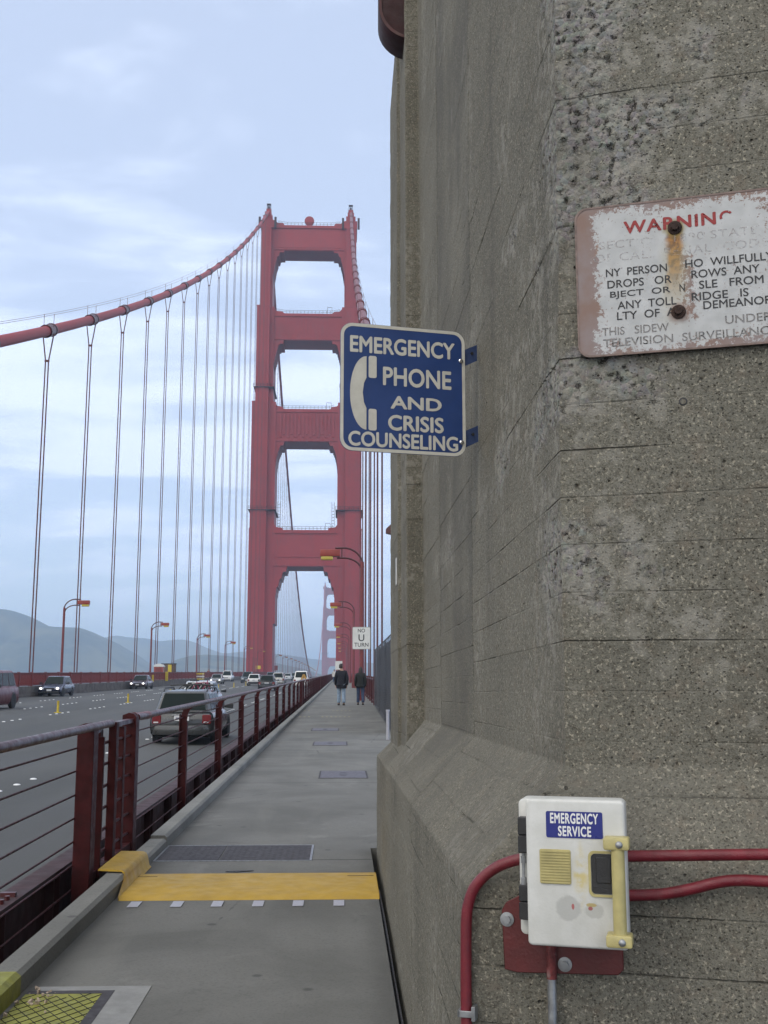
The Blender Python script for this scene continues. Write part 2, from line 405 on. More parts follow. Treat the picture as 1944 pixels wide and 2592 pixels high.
def box_white():
    k = NT('weathered white cabinet'); x, y, z = k.xyz()
    c = k.mix(k.ss(k.noise(14, 5, .6), .35, .7), (.50, .50, .465), (.58, .58, .55))
    d1 = k.math('ADD', k.math('ABSOLUTE', k.math('SUBTRACT', x, .010)), k.math('MULTIPLY', k.math('ABSOLUTE', k.math('SUBTRACT', z, .145)), .35))
    k_y = k.math('MULTIPLY', k.math('SUBTRACT', 1., k.ss(d1, .006, .03)), k.ss(k.noise(50, 3), .3, .6))
    c = k.mix(k.math('MULTIPLY', k_y, .7), c, (.52, .40, .07))
    # worn off stickers low on the door
    wob = k.math('MULTIPLY', k.math('SUBTRACT', k.noise(60, 4, .7), .5), .035)
    def blob(cx, cz, rx, rz):
        a = k.math('DIVIDE', k.math('SUBTRACT', x, cx), rx); b = k.math('DIVIDE', k.math('SUBTRACT', z, cz), rz)
        r = k.math('ADD', k.math('SQRT', k.math('ADD', k.math('MULTIPLY', a, a), k.math('MULTIPLY', b, b))), k.math('MULTIPLY', wob, 22.))
        return k.math('SUBTRACT', 1., k.ss(r, .85, 1.1))
    c = k.mix(k.math('MULTIPLY', blob(-.018, .078, .026, .026), .6), c, (.33, .33, .31))
    c = k.mix(k.math('MULTIPLY', blob(.036, .076, .020, .016), .55), c, (.36, .36, .33))
    c = k.mix(k.math('MULTIPLY', blob(.030, .087, .012, .004), .8), c, (.40, .30, .08))
    c = k.mix(k.math('MULTIPLY', blob(.028, .080, .005, .004), .85), c, (.30, .05, .05))
    c = k.mix(k.math('MULTIPLY', blob(-.008, .082, .003, .006), .85), c, (.35, .06, .06))
    c = k.mix(k.ss(k.noise(30, 5, .7), .60, .75, 0, .3), c, (.38, .37, .33))
    k.col(c); k.rough(.5); k.bump(k.noise(180, 3), .0006, .6)
    return k.m
M['cabinet'] = box_white()
def warning_mat():
    k = NT('flaking painted warning sign'); x, y, z = k.xyz()
    ex = k.math('SUBTRACT', .262, k.math('ABSOLUTE', x)); ez = k.math('SUBTRACT', .207, k.math('ABSOLUTE', z))
    left = k.ss(k.math('ADD', x, k.math('MULTIPLY', k.math('SUBTRACT', k.noise(9, 5, .7), .5), .12)), -.24, -.185); e = k.math('MINIMUM', ex, k.math('MULTIPLY', ez, 1.7))
    edge = k.math('SUBTRACT', 1., k.ss(k.math('ADD', e, k.math('MULTIPLY', k.math('SUBTRACT', k.noise(7, 4, .6), .5), .12)), -.02, .095))
    n = k.math('ADD', k.math('MULTIPLY', k.noise(12, 8, .75, .6), .60), k.math('MULTIPLY', k.ss(k.noise(60, 6, .8), .32, .68), .38))
    n = k.math('ADD', n, k.math('MULTIPLY', k.ss(k.noise(120, 3, .7), .60, .70), .16))
    # long bare patch right of the middle bolts
    px = k.math('SUBTRACT', 1., k.ss(k.math('ABSOLUTE', k.math('SUBTRACT', x, k.math('ADD', .022, k.math('MULTIPLY', z, -.05)))), .004, .04))
    pz = k.math('MULTIPLY', k.ss(z, -.16, -.10), k.math('SUBTRACT', 1., k.ss(z, .03, .08)))
    patch = k.math('MULTIPLY', px, pz)
    t = k.math('ADD', n, k.math('MULTIPLY', edge, .36))
    t = k.math('ADD', t, k.math('MULTIPLY', k.math('SUBTRACT', 1., left), .24))
    t = k.math('ADD', t, k.math('MULTIPLY', patch, .26))
    bare = k.ss(t, .70, .72)
    primer = k.mix(k.ss(k.noise(9, 5, .6), .35, .65), (.20, .125, .098), (.22, .175, .168))
    primer = k.mix(k.ss(k.noise(14, 4, .6, .4, k.map((1, 1, .4))), .55, .72, 0, .55), primer, (.27, .135, .07))
    white = k.mix(k.ss(k.noise(20, 4), .3, .7), (.38, .385, .38), (.46, .465, .46))
    # ghosts of the washed-out lines of lettering
    c = k.mix(bare, white, primer)
    # rust run below the top bolt
    wv = k.math('MULTIPLY', k.math('SUBTRACT', k.noise(22, 4), .5), .035)
    rx = k.math('ABSOLUTE', k.math('ADD', k.math('SUBTRACT', x, -.004), k.math('ADD', wv, k.math('MULTIPLY', k.math('SUBTRACT', z, .12), -.06))))
    run = k.math('MULTIPLY', k.math('SUBTRACT', 1., k.ss(rx, .010, .026)), k.math('MULTIPLY', k.ss(z, -.10, .05), k.math('SUBTRACT', 1., k.ss(z, .135, .15))))
    c = k.mix(k.math('MULTIPLY', run, 1.), c, k.mix(k.ss(k.noise(60, 3), .4, .6), (.34, .15, .03), (.13, .05, .016)))
    run2 = k.math('MULTIPLY', k.math('SUBTRACT', 1., k.ss(rx, .012, .05)), k.math('MULTIPLY', k.ss(z, -.20, -.02), k.math('SUBTRACT', 1., k.ss(z, .04, .11))))
    c = k.mix(k.math('MULTIPLY', run2, .32), c, (.36, .31, .14))
    def ring(cz):
        r = k.math('SQRT', k.math('ADD', k.math('MULTIPLY', k.math('ADD', x, .004), k.math('ADD', x, .004)), k.math('MULTIPLY', k.math('SUBTRACT', z, cz), k.math('SUBTRACT', z, cz))))
        return k.math('SUBTRACT', 1., k.ss(k.math('ADD', r, wv), .018, .036))
    c = k.mix(k.math('MULTIPLY', ring(.125), .7), c, (.26, .20, .05))
    c = k.mix(k.math('MULTIPLY', ring(-.105), .6), c, (.20, .10, .07))
    k.col(c); k.rough(.6); k.bump(bare, .0006, -.8)
    return k.m
M['warning'] = warning_mat()
def flake_text(name, c, gone, alpha=1.):
    k = NT(name); k.col(c); k.rough(.6)
    n = k.math('ADD', k.math('MULTIPLY', k.noise(16, 6, .7, .4), .6), k.math('MULTIPLY', k.noise(110, 4, .7), .4))
    keep = k.math('MULTIPLY', k.math('SUBTRACT', 1., k.ss(n, gone - .03, gone + .03)), alpha)
    tr = k.n('ShaderNodeBsdfTransparent'); ms = k.n('ShaderNodeMixShader')
    k.l(keep, ms.inputs[0]); k.l(tr.outputs[0], ms.inputs[1]); k.l(k.b.outputs[0], ms.inputs[2]); k.l(ms.outputs[0], k.out.inputs[0])
    return k.m
M['t_red'] = flake_text('flaking red lettering', (.25, .02, .02), .58)
M['t_black'] = flake_text('flaking black lettering', (.02, .02, .022), .60)
M['t_grey'] = flake_text('faded grey lettering', (.30, .285, .275), .54, .5)
M['t_ghost'] = flake_text('ghost lettering', (.40, .37, .36), .50, .2)

# ------------------------------------------------------------------ object helpers
def tag(o, label=None, cat=None, group=None, kind=None):
    if label: o['label'] = label
    if cat: o['category'] = cat
    if group: o['group'] = group
    if kind: o['kind'] = kind
    return o
def empty(name, loc=(0, 0, 0), rot=(0, 0, 0), label=None, cat=None, group=None):
    o = bpy.data.objects.new(name, None); COL.objects.link(o)
    o.empty_display_size = .1
    o.location = loc; o.rotation_euler = rot
    return tag(o, label, cat, group)
class MB:
    def __init__(s): s.v = []; s.f = []
    def add(s, vs, fs):
        o = len(s.v); s.v += [tuple(v) for v in vs]; s.f += [tuple(i + o for i in f) for f in fs]; return s
    def box(s, x0, x1, y0, y1, z0, z1, mt=None):
        vs = [Vector((x, y, z)) for z in (z0, z1) for y in (y0, y1) for x in (x0, x1)]
        if mt: vs = [mt @ v for v in vs]
        return s.add(vs, [(0, 2, 3, 1), (4, 5, 7, 6), (0, 1, 5, 4), (2, 6, 7, 3), (0, 4, 6, 2), (1, 3, 7, 5)])
    def prism(s, poly, a, b, axis='y'):
        """poly in the two other axes, extruded from a to b along axis"""
        n = len(poly)
        def mk(p, t):
            return {'y': (p[0], t, p[1]), 'x': (t, p[0], p[1]), 'z': (p[0], p[1], t)}[axis]
        vs = [mk(p, a) for p in poly] + [mk(p, b) for p in poly]
        fs = [tuple(range(n)), tuple(range(2 * n - 1, n - 1, -1))] + [(i, i + n, (i + 1) % n + n, (i + 1) % n) for i in range(n)]
        return s.add(vs, fs)
    def tube(s, pts, r, seg=8, cap=True):
        pts = [Vector(p) for p in pts]; n = len(pts)
        rs = r if isinstance(r, (list, tuple)) else [r] * n
        vs = []; ref = None
        for i, p in enumerate(pts):
            t = (pts[min(i + 1, n - 1)] - pts[max(i - 1, 0)]).normalized()
            if ref is None:
                ref = Vector((0, 0, 1)) if abs(t.z) < .9 else Vector((1, 0, 0))
            a = t.cross(ref).normalized(); b = a.cross(t).normalized(); ref = b
            for j in range(seg):
                w = 2 * math.pi * j / seg
                vs.append(p + a * (math.cos(w) * rs[i]) + b * (math.sin(w) * rs[i]))
        fs = [(i * seg + j, i * seg + (j + 1) % seg, (i + 1) * seg + (j + 1) % seg, (i + 1) * seg + j) for i in range(n - 1) for j in range(seg)]
        if cap: fs += [tuple(range(seg - 1, -1, -1)), tuple((n - 1) * seg + j for j in range(seg))]
        return s.add(vs, fs)
    def cyl(s, c, axis, r, h, seg=20, r2=None):
        a = Vector(axis).normalized(); c = Vector(c)
        return s.tube([c, c + a * h], [r, r if r2 is None else r2], seg)
    def lathe(s, prof, c=(0, 0, 0), axis='z', seg=24):
        vs = []
        for r, h in prof:
            for j in range(seg):
                w = 2 * math.pi * j / seg; u, v = math.cos(w) * r, math.sin(w) * r
                p = {'z': (u, v, h), 'x': (h, u, v), 'y': (u, h, v)}[axis]
                vs.append((p[0] + c[0], p[1] + c[1], p[2] + c[2]))
        n = len(prof)
        fs = [(i * seg + j, i * seg + (j + 1) % seg, (i + 1) * seg + (j + 1) % seg, (i + 1) * seg + j) for i in range(n - 1) for j in range(seg)]
        fs += [tuple(range(seg - 1, -1, -1)), tuple((n - 1) * seg + j for j in range(seg))]
        return s.add(vs, fs)
    def loft(s, rings, cap=True):
        m = len(rings[0]); vs = [p for r in rings for p in r]; n = len(rings)
        fs = [(i * m + j, i * m + (j + 1) % m, (i + 1) * m + (j + 1) % m, (i + 1) * m + j) for i in range(n - 1) for j in range(m)]
        if cap: fs += [tuple(range(m - 1, -1, -1)), tuple((n - 1) * m + j for j in range(m))]
        return s.add(vs, fs)
    def build(s, name, mat, parent=None, smooth=False, bevel=0., seg=2, loc=None, rot=None, angle=35):
        me = bpy.data.meshes.new(name)
        me.from_pydata(s.v, [], s.f)
        bm = bmesh.new(); bm.from_mesh(me)
        bmesh.ops.recalc_face_normals(bm, faces=bm.faces)
        if bevel:
            es = [e for e in bm.edges if len(e.link_faces) == 2 and e.calc_face_angle(0) > R(30)]
            bmesh.ops.bevel(bm, geom=es, offset=bevel, segments=seg, profile=.5, affect='EDGES', clamp_overlap=True)
        bm.to_mesh(me); bm.free()
        me.materials.append(mat)
        if smooth or bevel:
            me.polygons.foreach_set('use_smooth', [True] * len(me.polygons))
            me.set_sharp_from_angle(angle=R(angle))
        me.update()
        o = bpy.data.objects.new(name, me); COL.objects.link(o)
        if parent: o.parent = parent
        if loc is not None: o.location = loc
        if rot is not None: o.rotation_euler = rot
        return o
def copy_tree(o, parent=None, first=True):
    c = o.copy(); COL.objects.link(c)
    if parent: c.parent = parent
    for ch in list(o.children): copy_tree(ch, c)
    return c
def rrect(x0, x1, z0, z1, r, n=6):
    pts = []
    for cx, cz, a in ((x1 - r, z1 - r, 0), (x0 + r, z1 - r, 90), (x0 + r, z0 + r, 180), (x1 - r, z0 + r, 270)):
        for i in range(n + 1):
            w = R(a + 90 * i / n); pts.append((cx + r * math.cos(w), cz + r * math.sin(w)))
    return pts
def text(name, s, box, mat, parent, y=0., bold=0., ext=.0006, space=1.):
    """lettering fitted into box=(x0,x1,z0,z1), standing in the local xz plane at depth y, facing -y"""
    cu = bpy.data.curves.new(name, 'FONT'); cu.body = s; cu.size = 1; cu.extrude = .01
    cu.space_character = space; cu.resolution_u = 4
    t = bpy.data.objects.new(name, cu); COL.objects.link(t)
    bpy.context.view_layer.update()
    me = bpy.data.meshes.new_from_object(t.evaluated_get(bpy.context.evaluated_depsgraph_get()))
    bpy.data.objects.remove(t); bpy.data.curves.remove(cu)
    n = len(me.vertices); a = np.empty(n * 3, 'f'); me.vertices.foreach_get('co', a); a = a.reshape(-1, 3)
    fs = [tuple(p.vertices) for p in me.polygons]; bpy.data.meshes.remove(me)
    if bold:
        sh = [(0, 0), (bold, 0), (-bold, 0), (0, bold), (0, -bold), (bold * .7, bold * .7), (-bold * .7, -bold * .7)]
        fs = [tuple(i + k * n for i in f) for k in range(len(sh)) for f in fs]
        a = np.vstack([a + np.array([dx, dy, k * .0035]) for k, (dx, dy) in enumerate(sh)])
    lo, hi = a.min(0), a.max(0); x0, x1, z0, z1 = box
    b = np.empty_like(a)
    b[:, 0] = x0 + (a[:, 0] - lo[0]) / (hi[0] - lo[0]) * (x1 - x0)
    b[:, 2] = z0 + (a[:, 1] - lo[1]) / (hi[1] - lo[1]) * (z1 - z0)
    b[:, 1] = y - (a[:, 2] - lo[2]) / (hi[2] - lo[2]) * ext
    me = bpy.data.meshes.new(name); me.from_pydata([tuple(v) for v in b], [], fs)
    me.materials.append(mat); me.update()
    o = bpy.data.objects.new(name, me); COL.objects.link(o); o.parent = parent
    return o

# deck profile: constant grade up to the tower, then a vertical curve
G = .0193
def dz(y):
    if y <= 343: return G * y
    if y <= 1623: return G * 343 + G * 320 - G * (y - 983) ** 2 / 1280
    return G * 343 - G * (y - 1623)
PITCHDECK = math.atan(G)
def roadz(x):   # crown of the carriageway, relative to the deck
    return -.5 + (.2) * min(1, max(0, (-2.1 - x) / 9.4)) if x > -11.5 else -.30
YS = [-12, 0, 50, 150, 250, 343] + [343 + 40 * i for i in range(1, 33)] + [1700, 1980]
XC, HALF = -11.7, 13.8
XW, XE = XC - HALF, XC + HALF

# ------------------------------------------------------------------ water and hills
w = MB(); w.add([(-9000, -400, -67), (9000, -400, -67), (9000, 9500, -67), (-9000, 9500, -67)], [(0, 1, 2, 3)])
tag(w.build('water', M['water']), kind='structure')

def hill(name, ridge, dist, front, back, seed, amp):
    """ridge: (tangent of bearing, tangent of elevation) pairs seen from the bridge"""
    rng = np.random.RandomState(seed)
    xs = np.array([p[0] for p in ridge]) * dist; hs = np.array([p[1] for p in ridge]) * dist + 1.5
    nu, nv = 200, 60
    u = np.linspace(xs[0], xs[-1], nu); H = np.interp(u, xs, hs)
    ker = np.exp(-np.linspace(-2, 2, 9) ** 2); ker /= ker.sum()
    H = np.convolve(np.pad(H, 4, 'edge'), ker, 'valid')
    v = np.concatenate([np.linspace(-front, 0, nv // 2), np.linspace(0, back, nv // 2 + 1)[1:]])
    prof = np.where(v < 0, np.cos(np.clip(-v / front, 0, 1) * math.pi / 2) ** 1.25, np.cos(np.clip(v / back, 0, 1) * math.pi / 2))
    Z = np.zeros((len(v), nu)); fr = np.zeros_like(Z)
    for k in range(1, 7):
        for _ in range(3):
            a, b, c = rng.uniform(-1, 1, 3); f = .0012 * 1.9 ** k
            fr += np.sin(u[None, :] * a * f * 6 + v[:, None] * b * f * 6 + c * 9) * .6 ** k
    Z = -68 + (H[None, :] + 68) * prof[:, None] + fr * amp * np.sin(np.clip(prof, 0, 1) * math.pi)[:, None]
    vs = [(u[j], dist + v[i], Z[i, j]) for i in range(len(v)) for j in range(nu)]
    fs = [(i * nu + j, i * nu + j + 1, (i + 1) * nu + j + 1, (i + 1) * nu + j) for i in range(len(v) - 1) for j in range(nu - 1)]
    m = MB(); m.add(vs, fs)
    return tag(m.build(name, M['hill'], smooth=True, angle=180), kind='structure')
def rp(pts):
    return [((x * .458 - 865) / 2780, (1755 - (1500 + y * .458)) / 2780 * 1.0) for x, y in pts]
hill('headland_hills', rp([(-700, 330), (-500, 230), (-250, 150), (-120, 112), (0, 104), (80, 109), (150, 132), (215, 166), (262, 195), (350, 202), (470, 206), (530, 233), (600, 266), (680, 312), (760, 372), (860, 430), (960, 480), (1060, 530)]), 2500, 700, 900, 3, 16)
hill('distant_hills', rp([(420, 330), (560, 272), (620, 258), (650, 250), (680, 246), (720, 256), (830, 262), (900, 279), (960, 272), (1020, 268), (1070, 276), (1150, 312), (1240, 343), (1310, 338), (1380, 330), (1480, 340), (1600, 352), (1720, 372), (1840, 384), (1960, 388), (2100, 396), (2300, 420), (2450, 520)]), 3900, 900, 1200, 5, 14)
hill('near_hills', rp([(860, 520), (930, 430), (960, 404), (1000, 376), (1080, 354), (1150, 349), (1230, 353), (1310, 360), (1400, 372), (1560, 400), (1700, 430), (1850, 480), (1950, 540)]), 2150, 500, 700, 9, 8)

# ------------------------------------------------------------------ deck: roadway, sidewalks
def strip(name, xs, zs, ys, mat, thick=0):
    m = MB(); n = len(xs); vs = []; fs = []
    for y in ys:
        for x, z in zip(xs, zs): vs.append((x, y, dz(y) + z))
    for i in range(len(ys) - 1):
        for j in range(n - 1): fs.append((i * n + j, i * n + j + 1, (i + 1) * n + j + 1, (i + 1) * n + j))
    m.add(vs, fs)
    return tag(m.build(name, mat), kind='structure')
strip('roadway', [-22.35, -11.5, -2.02, -2.0], [-.30, -.30, -.5, -1.6], YS, M['road'])
# east sidewalk slab: narrow beside the pylon, wider past it
m = MB()
def slab(m, x0, x1, y0, y1, t=.22):
    vs = [(x, y, dz(y) + z) for z in (-t, 0) for y in (y0, y1) for x in (x0, x1)]
    m.add(vs, [(0, 2, 3, 1), (4, 5, 7, 6), (0, 1, 5, 4), (2, 6, 7, 3), (0, 4, 6, 2), (1, 3, 7, 5)])
slab(m, -1.5, .255, -12, 9.78)
slab(m, -1.5, 1.55, 9.78, 343)
for a, b in zip(YS[5:-1], YS[6:]): slab(m, -1.5, 1.55, a, b)
tag(m.build('sidewalk', M['sidewalk']), kind='structure')
m = MB()
for a, b in zip(YS[:-1], YS[1:]): slab(m, -26.2, -22.75, a, b, .3)
tag(m.build('west_sidewalk', M['kerb']), kind='structure')
# underside that closes the gaps between the deck members
m = MB()
for a, b in zip(YS[:-1], YS[1:]):
    vs = [(x, y, dz(y) + z) for z in (-2.6, -1.6) for y in (a, b) for x in (-26.4, 2.9)]
    m.add(vs, [(0, 2, 3, 1), (4, 5, 7, 6), (0, 1, 5, 4), (2, 6, 7, 3), (0, 4, 6, 2), (1, 3, 7, 5)])
tag(m.build('deck_underside', M['darksteel']), kind='structure')
# concrete kerb between sidewalk and railing, in cast lengths with a bevelled nose
def kerb_mb(y0, y1, h=.10, x0=-1.64, x1=-1.5, e=0.):
    mb = MB()
    prof = [(x0 - e, -.25), (x1 + e, -.25), (x1 + e, h - .02 + e), (x1 - .022, h + e), (x0 - e, h + e)]
    vs = [(x, y, dz(y) + z) for y in (y0, y1) for x, z in prof]; n = len(prof)
    mb.add(vs, [tuple(range(n)), tuple(range(2 * n - 1, n - 1, -1))] + [(i, i + n, (i + 1) % n + n, (i + 1) % n) for i in range(n)])
    return mb
k = MB()
ky = [-12, 5.52] ; kys = [5.525, 8.045]
for a, b in ((-12, 4.2), (4.21, 8.93), (8.945, 9.86), (9.875, 15.4), (15.41, 21.6), (21.61, 40), (40.01, 80), (80.01, 160), (160.01, 343)):
    t = kerb_mb(a, b, .10 if a > 9.87 or b < 9 else .075); k.add(t.v, t.f)
tag(k.build('sidewalk_kerb', M['kerb']), kind='structure')
o = kerb_mb(4.35, 5.505, e=.004).build('kerb_paint', M['lime_paint'])
tag(o, 'short length of kerb painted yellow green, by the painted floor grate at lower left', 'kerb marking')
# dark steel strip in the joint beside the pylon
m = MB(); m.box(.258, .302, -1, 9.75, -.3, -.02)
o = m.build('joint_strip', M['gap']); tag(o, 'black steel joint strip between the sidewalk slab and the concrete pylon base', 'joint strip')
m = MB(); m.tube([(.272, y, -.012 + dz(y) + .006 * math.sin(y * 3)) for y in np.linspace(2.2, 8.0, 24)], .006, 6)
tag(m.build('joint_cable', M['blackplastic']), 'thin black cable lying loose in the joint at the foot of the pylon', 'cable')

# ------------------------------------------------------------------ pylon
C0 = np.array([.57, 2.83]); P0 = np.array([.30, 2.683]); A = R(17.6)
E1 = np.array([math.cos(A), -math.sin(A)]); NS = np.array([-math.sin(A), -math.cos(A)])
def build_pylon():
    wall = []; plin = []; zb = []; zf = []; up = []; lean = []
    def seg(w0, w1, p0, p1, n, b0, b1, f0, f1, u0, u1, l0, l1, pw=1.):
        for i in range(n):
            t = (i / n) ** pw
            wall.append(w0 + (w1 - w0) * t); plin.append(p0 + (p1 - p0) * t)
            zb.append(b0 + (b1 - b0) * t); zf.append(f0 + (f1 - f0) * t); up.append(u0 + (u1 - u0) * t); lean.append(l0 + (l1 - l0) * t)
    V = lambda *a: np.array(a, float)
    s30, s07 = C0 + 3.2 * E1, C0 + .85 * E1; p30, p07 = P0 + 3.42 * E1, P0 + 1.07 * E1
    seg(V(3.62, 9.6), s30, V(3.72, 9.75), p30, 4, 1.32, 1.32, 1.055, 1.055, 0, 0, 0, .012)
    seg(s30, s07, p30, p07, 12, 1.318, 1.318, 1.055, 1.055, 0, 0, .012, .012)
    seg(s07, C0, p07, P0, 112, 1.318, 1.318, 1.055, 1.055, 0, 0, .012, .012)
    a1, q1 = V(.57, 4.9), V(.30, 4.9); a2, q2 = V(.57, 7.65), V(.305, 7.50)
    seg(C0, a1, P0, q1, 200, 1.318, 1.318, 1.055, 1.035, 0, 0, .012, .004)
    seg(a1, a2, q1, q2, 140, 1.318, 1.318, 1.035, 1.0, 0, 0, .004, -.004)
    b1, r1 = V(.452, 7.66), V(.305, 7.54)
    seg(a2, b1, q2, r1, 8, 1.318, 1.13, 1.0, .995, 0, 0, -.004, 0)
    b2, r2 = V(.452, 8.4), V(.306, 8.4)
    seg(b1, b2, r1, r2, 30, 1.13, 1.12, .995, .985, 0, 1, 0, 0)
    b3 = V(.427, 8.41); seg(b2, b3, r2, V(.307, 8.45), 3, 1.12, 1.10, .985, .985, 1, 1, 0, 0)
    b4, r4 = V(.425, 9.6), V(.31, 9.75)
    seg(b3, b4, V(.307, 8.45), r4, 44, 1.10, 1.09, .985, .97, 1, 1, 0, 0)
    seg(b4, V(3.62, 9.6), r4, V(3.72, 9.75), 10, 1.09, 1.32, .97, 1.055, 1, 0, 0, 0)
    wall_, plin_ = np.array(wall), np.array(plin); zb_, zf_, up_, lean_ = map(np.array, (zb, zf, up, lean))
    rows = []                                           # (kind, parameter)
    for z in np.arange(-.6, 0, .12): rows.append(('p', (z + .6) / 1.0 * .0 + z))
    nz = 110
    low = [('p', -.6 + .12 * i) for i in range(5)] + [('q', i / nz) for i in range(nz + 1)]
    slope = [('s', i / 40) for i in range(1, 41)]
    zs = list(np.arange(.009, 2.1, .009)) + list(np.arange(2.1, 5.4, .022)) + list(np.arange(5.4, 6.0, .015)) + list(np.arange(6.0, 11.0, .09))
    hi = [('w', z) for z in zs]
    pts = []
    for kd, t in low + slope + hi:
        if kd == 'p': x = plin_; z = np.full(len(x), t)
        elif kd == 'q': x = plin_; z = -.02 + (zf_ + .02) * t
        elif kd == 's': x = plin_ + (wall_ - plin_) * t; z = zf_ + (zb_ - zf_) * t
        else:
            z = zb_ + t; x = wall_.copy(); x[:, 0] += lean_ * t
            s = np.clip((z - 6.92) / .19, 0, 1); x[:, 0] += up_ * s * .065
            s0 = np.clip((z - 6.92) / .19, 0, 1)
        pts.append(np.column_stack([x, z]))
    g = np.array(pts); nr, nc = g.shape[:2]
    verts = g.reshape(-1, 3)
    i, j = np.meshgrid(np.arange(nr - 1), np.arange(nc), indexing='ij')
    j2 = (j + 1) % nc
    quads = np.stack([i * nc + j, (i + 1) * nc + j, (i + 1) * nc + j2, i * nc + j2], -1).reshape(-1, 4)
    top = len(verts); verts = np.vstack([verts, [[2.2, 6.0, g[-1, :, 2].mean() + .0]]])
    k = np.arange(nc); base = (nr - 1) * nc
    tris = np.stack([base + (k + 1) % nc, base + k, np.full(nc, top)], -1)
    me = bpy.data.meshes.new('concrete_pylon')
    nv, nq, ntr = len(verts), len(quads), len(tris)
    me.vertices.add(nv); me.vertices.foreach_set('co', verts.astype('f').ravel())
    me.loops.add(nq * 4 + ntr * 3)
    me.loops.foreach_set('vertex_index', np.concatenate([quads[:, ::-1].ravel(), tris[:, ::-1].ravel()]).astype('i'))
    me.polygons.add(nq + ntr)
    me.polygons.foreach_set('loop_start', np.concatenate([np.arange(nq) * 4, nq * 4 + np.arange(ntr) * 3]).astype('i'))
    me.polygons.foreach_set('use_smooth', np.ones(nq + ntr, bool))
    me.update(calc_edges=True); me.validate()
    bm = bmesh.new(); bm.from_mesh(me); bmesh.ops.recalc_face_normals(bm, faces=bm.faces); bm.to_mesh(me); bm.free()
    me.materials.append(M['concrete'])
    o = bpy.data.objects.new('concrete_pylon', me); COL.objects.link(o)
    return tag(o, 'tall grey board marked concrete pylon with honeycombed patches filling the right side', 'pylon')
build_pylon()
def sframe(s, z, off, base=P0):      # a point on the south face frame
    p = base + E1 * s + NS * off
    return Vector((p[0], p[1], z))
def sf(s, z, off): return sframe(1.031 * s + .0096, 1.5 + 1.031 * (z - 1.5), off)
# plugged tie hole in the wall
m = MB(); m.lathe([(.011, .012), (.011, -.003), (.0075, -.004), (.0075, .012)], axis='y', seg=20)
o = m.build('tie_hole_sleeve', M['darksteel'], smooth=True, loc=sframe(.325, 2.246, .0, C0), rot=(0, 0, -A))
tag(o, 'small dark round sleeve set in the concrete below the warning sign', 'wall sleeve')
m = MB(); m.box(-.003, .003, -.045, .045, -.105, .105)
o = m.build('white_sticker', M['white'], loc=(.421, 8.55, 2.44)); tag(o, 'narrow upright white strip stuck on the far edge of the pylon', 'sticker')
m = MB(); m.tube([(0, 0, 0), (0, 0, .62)], .035, 12); m.tube([(0, 0, .62), (0, 0, .66)], .045, 12)
o = m.build('drain_pipe', M['tape'], smooth=True, loc=(1.03, 24.9, dz(24.9))); tag(o, 'short pale grey pipe stub standing in the sidewalk beyond the pylon', 'pipe')

# ------------------------------------------------------------------ red rounded housing high on the pylon, small red floodlight on its far side
h = empty('red_housing', (0, 7.7, 6.45), label='dark red rounded steel housing high on the pylon, at the top edge', cat='steel housing')
prof = [(.255, 1.6), (.255, .26)] + [(.255 + .26 * (1 - math.cos(R(a))), .26 - .26 * math.sin(R(a))) for a in range(10, 91, 10)] + [(.95, 0), (.95, 1.6)]
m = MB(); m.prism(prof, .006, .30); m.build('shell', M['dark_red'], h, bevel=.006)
inn = [(.275, 1.59), (.275, .27)] + [(.275 + .25 * (1 - math.cos(R(a))), .27 - .25 * math.sin(R(a))) for a in range(10, 91, 10)] + [(.94, .02), (.94, 1.59)]
m = MB()
m.loft([[(x, 0, z) for x, z in prof], [(x, 0, z) for x, z in inn], [(x, .03, z) for x, z in inn]], cap=False); m.build('rim', M['rail_red'], h)
for dz_ in (.10, .55, 1.0):
    m = MB(); m.cyl((.535, .0, dz_), (0, -1, 0), .014, .016, 8); m.build('bolt', M['rust'], h)
m = MB(); m.box(.46, .485, -.004, .004, .2, 1.2); m.build('stiffener', M['rail_red'], h)
h = empty('floodlight', (.40, 10.6, 3.02), label='small dark red shrouded light sticking out past the far edge of the pylon', cat='floodlight')
m = MB(); m.loft([[(0 + .02, -.03, .06), (.02, .03, .06), (.02, .03, .02), (.02, -.03, .02)], [(.14, -.09, .17), (.14, .09, .17), (.14, .09, 0), (.14, -.09, 0)], [(.30, -.09, .2), (.30, .09, .2), (.30, .09, -.02), (.30, -.09, -.02)]]); m.build('shroud', M['rail_red'], h)
m = MB(); m.box(.16, .22, -1.0, -.02, .04, .09); m.build('arm', M['rail_red'], h)

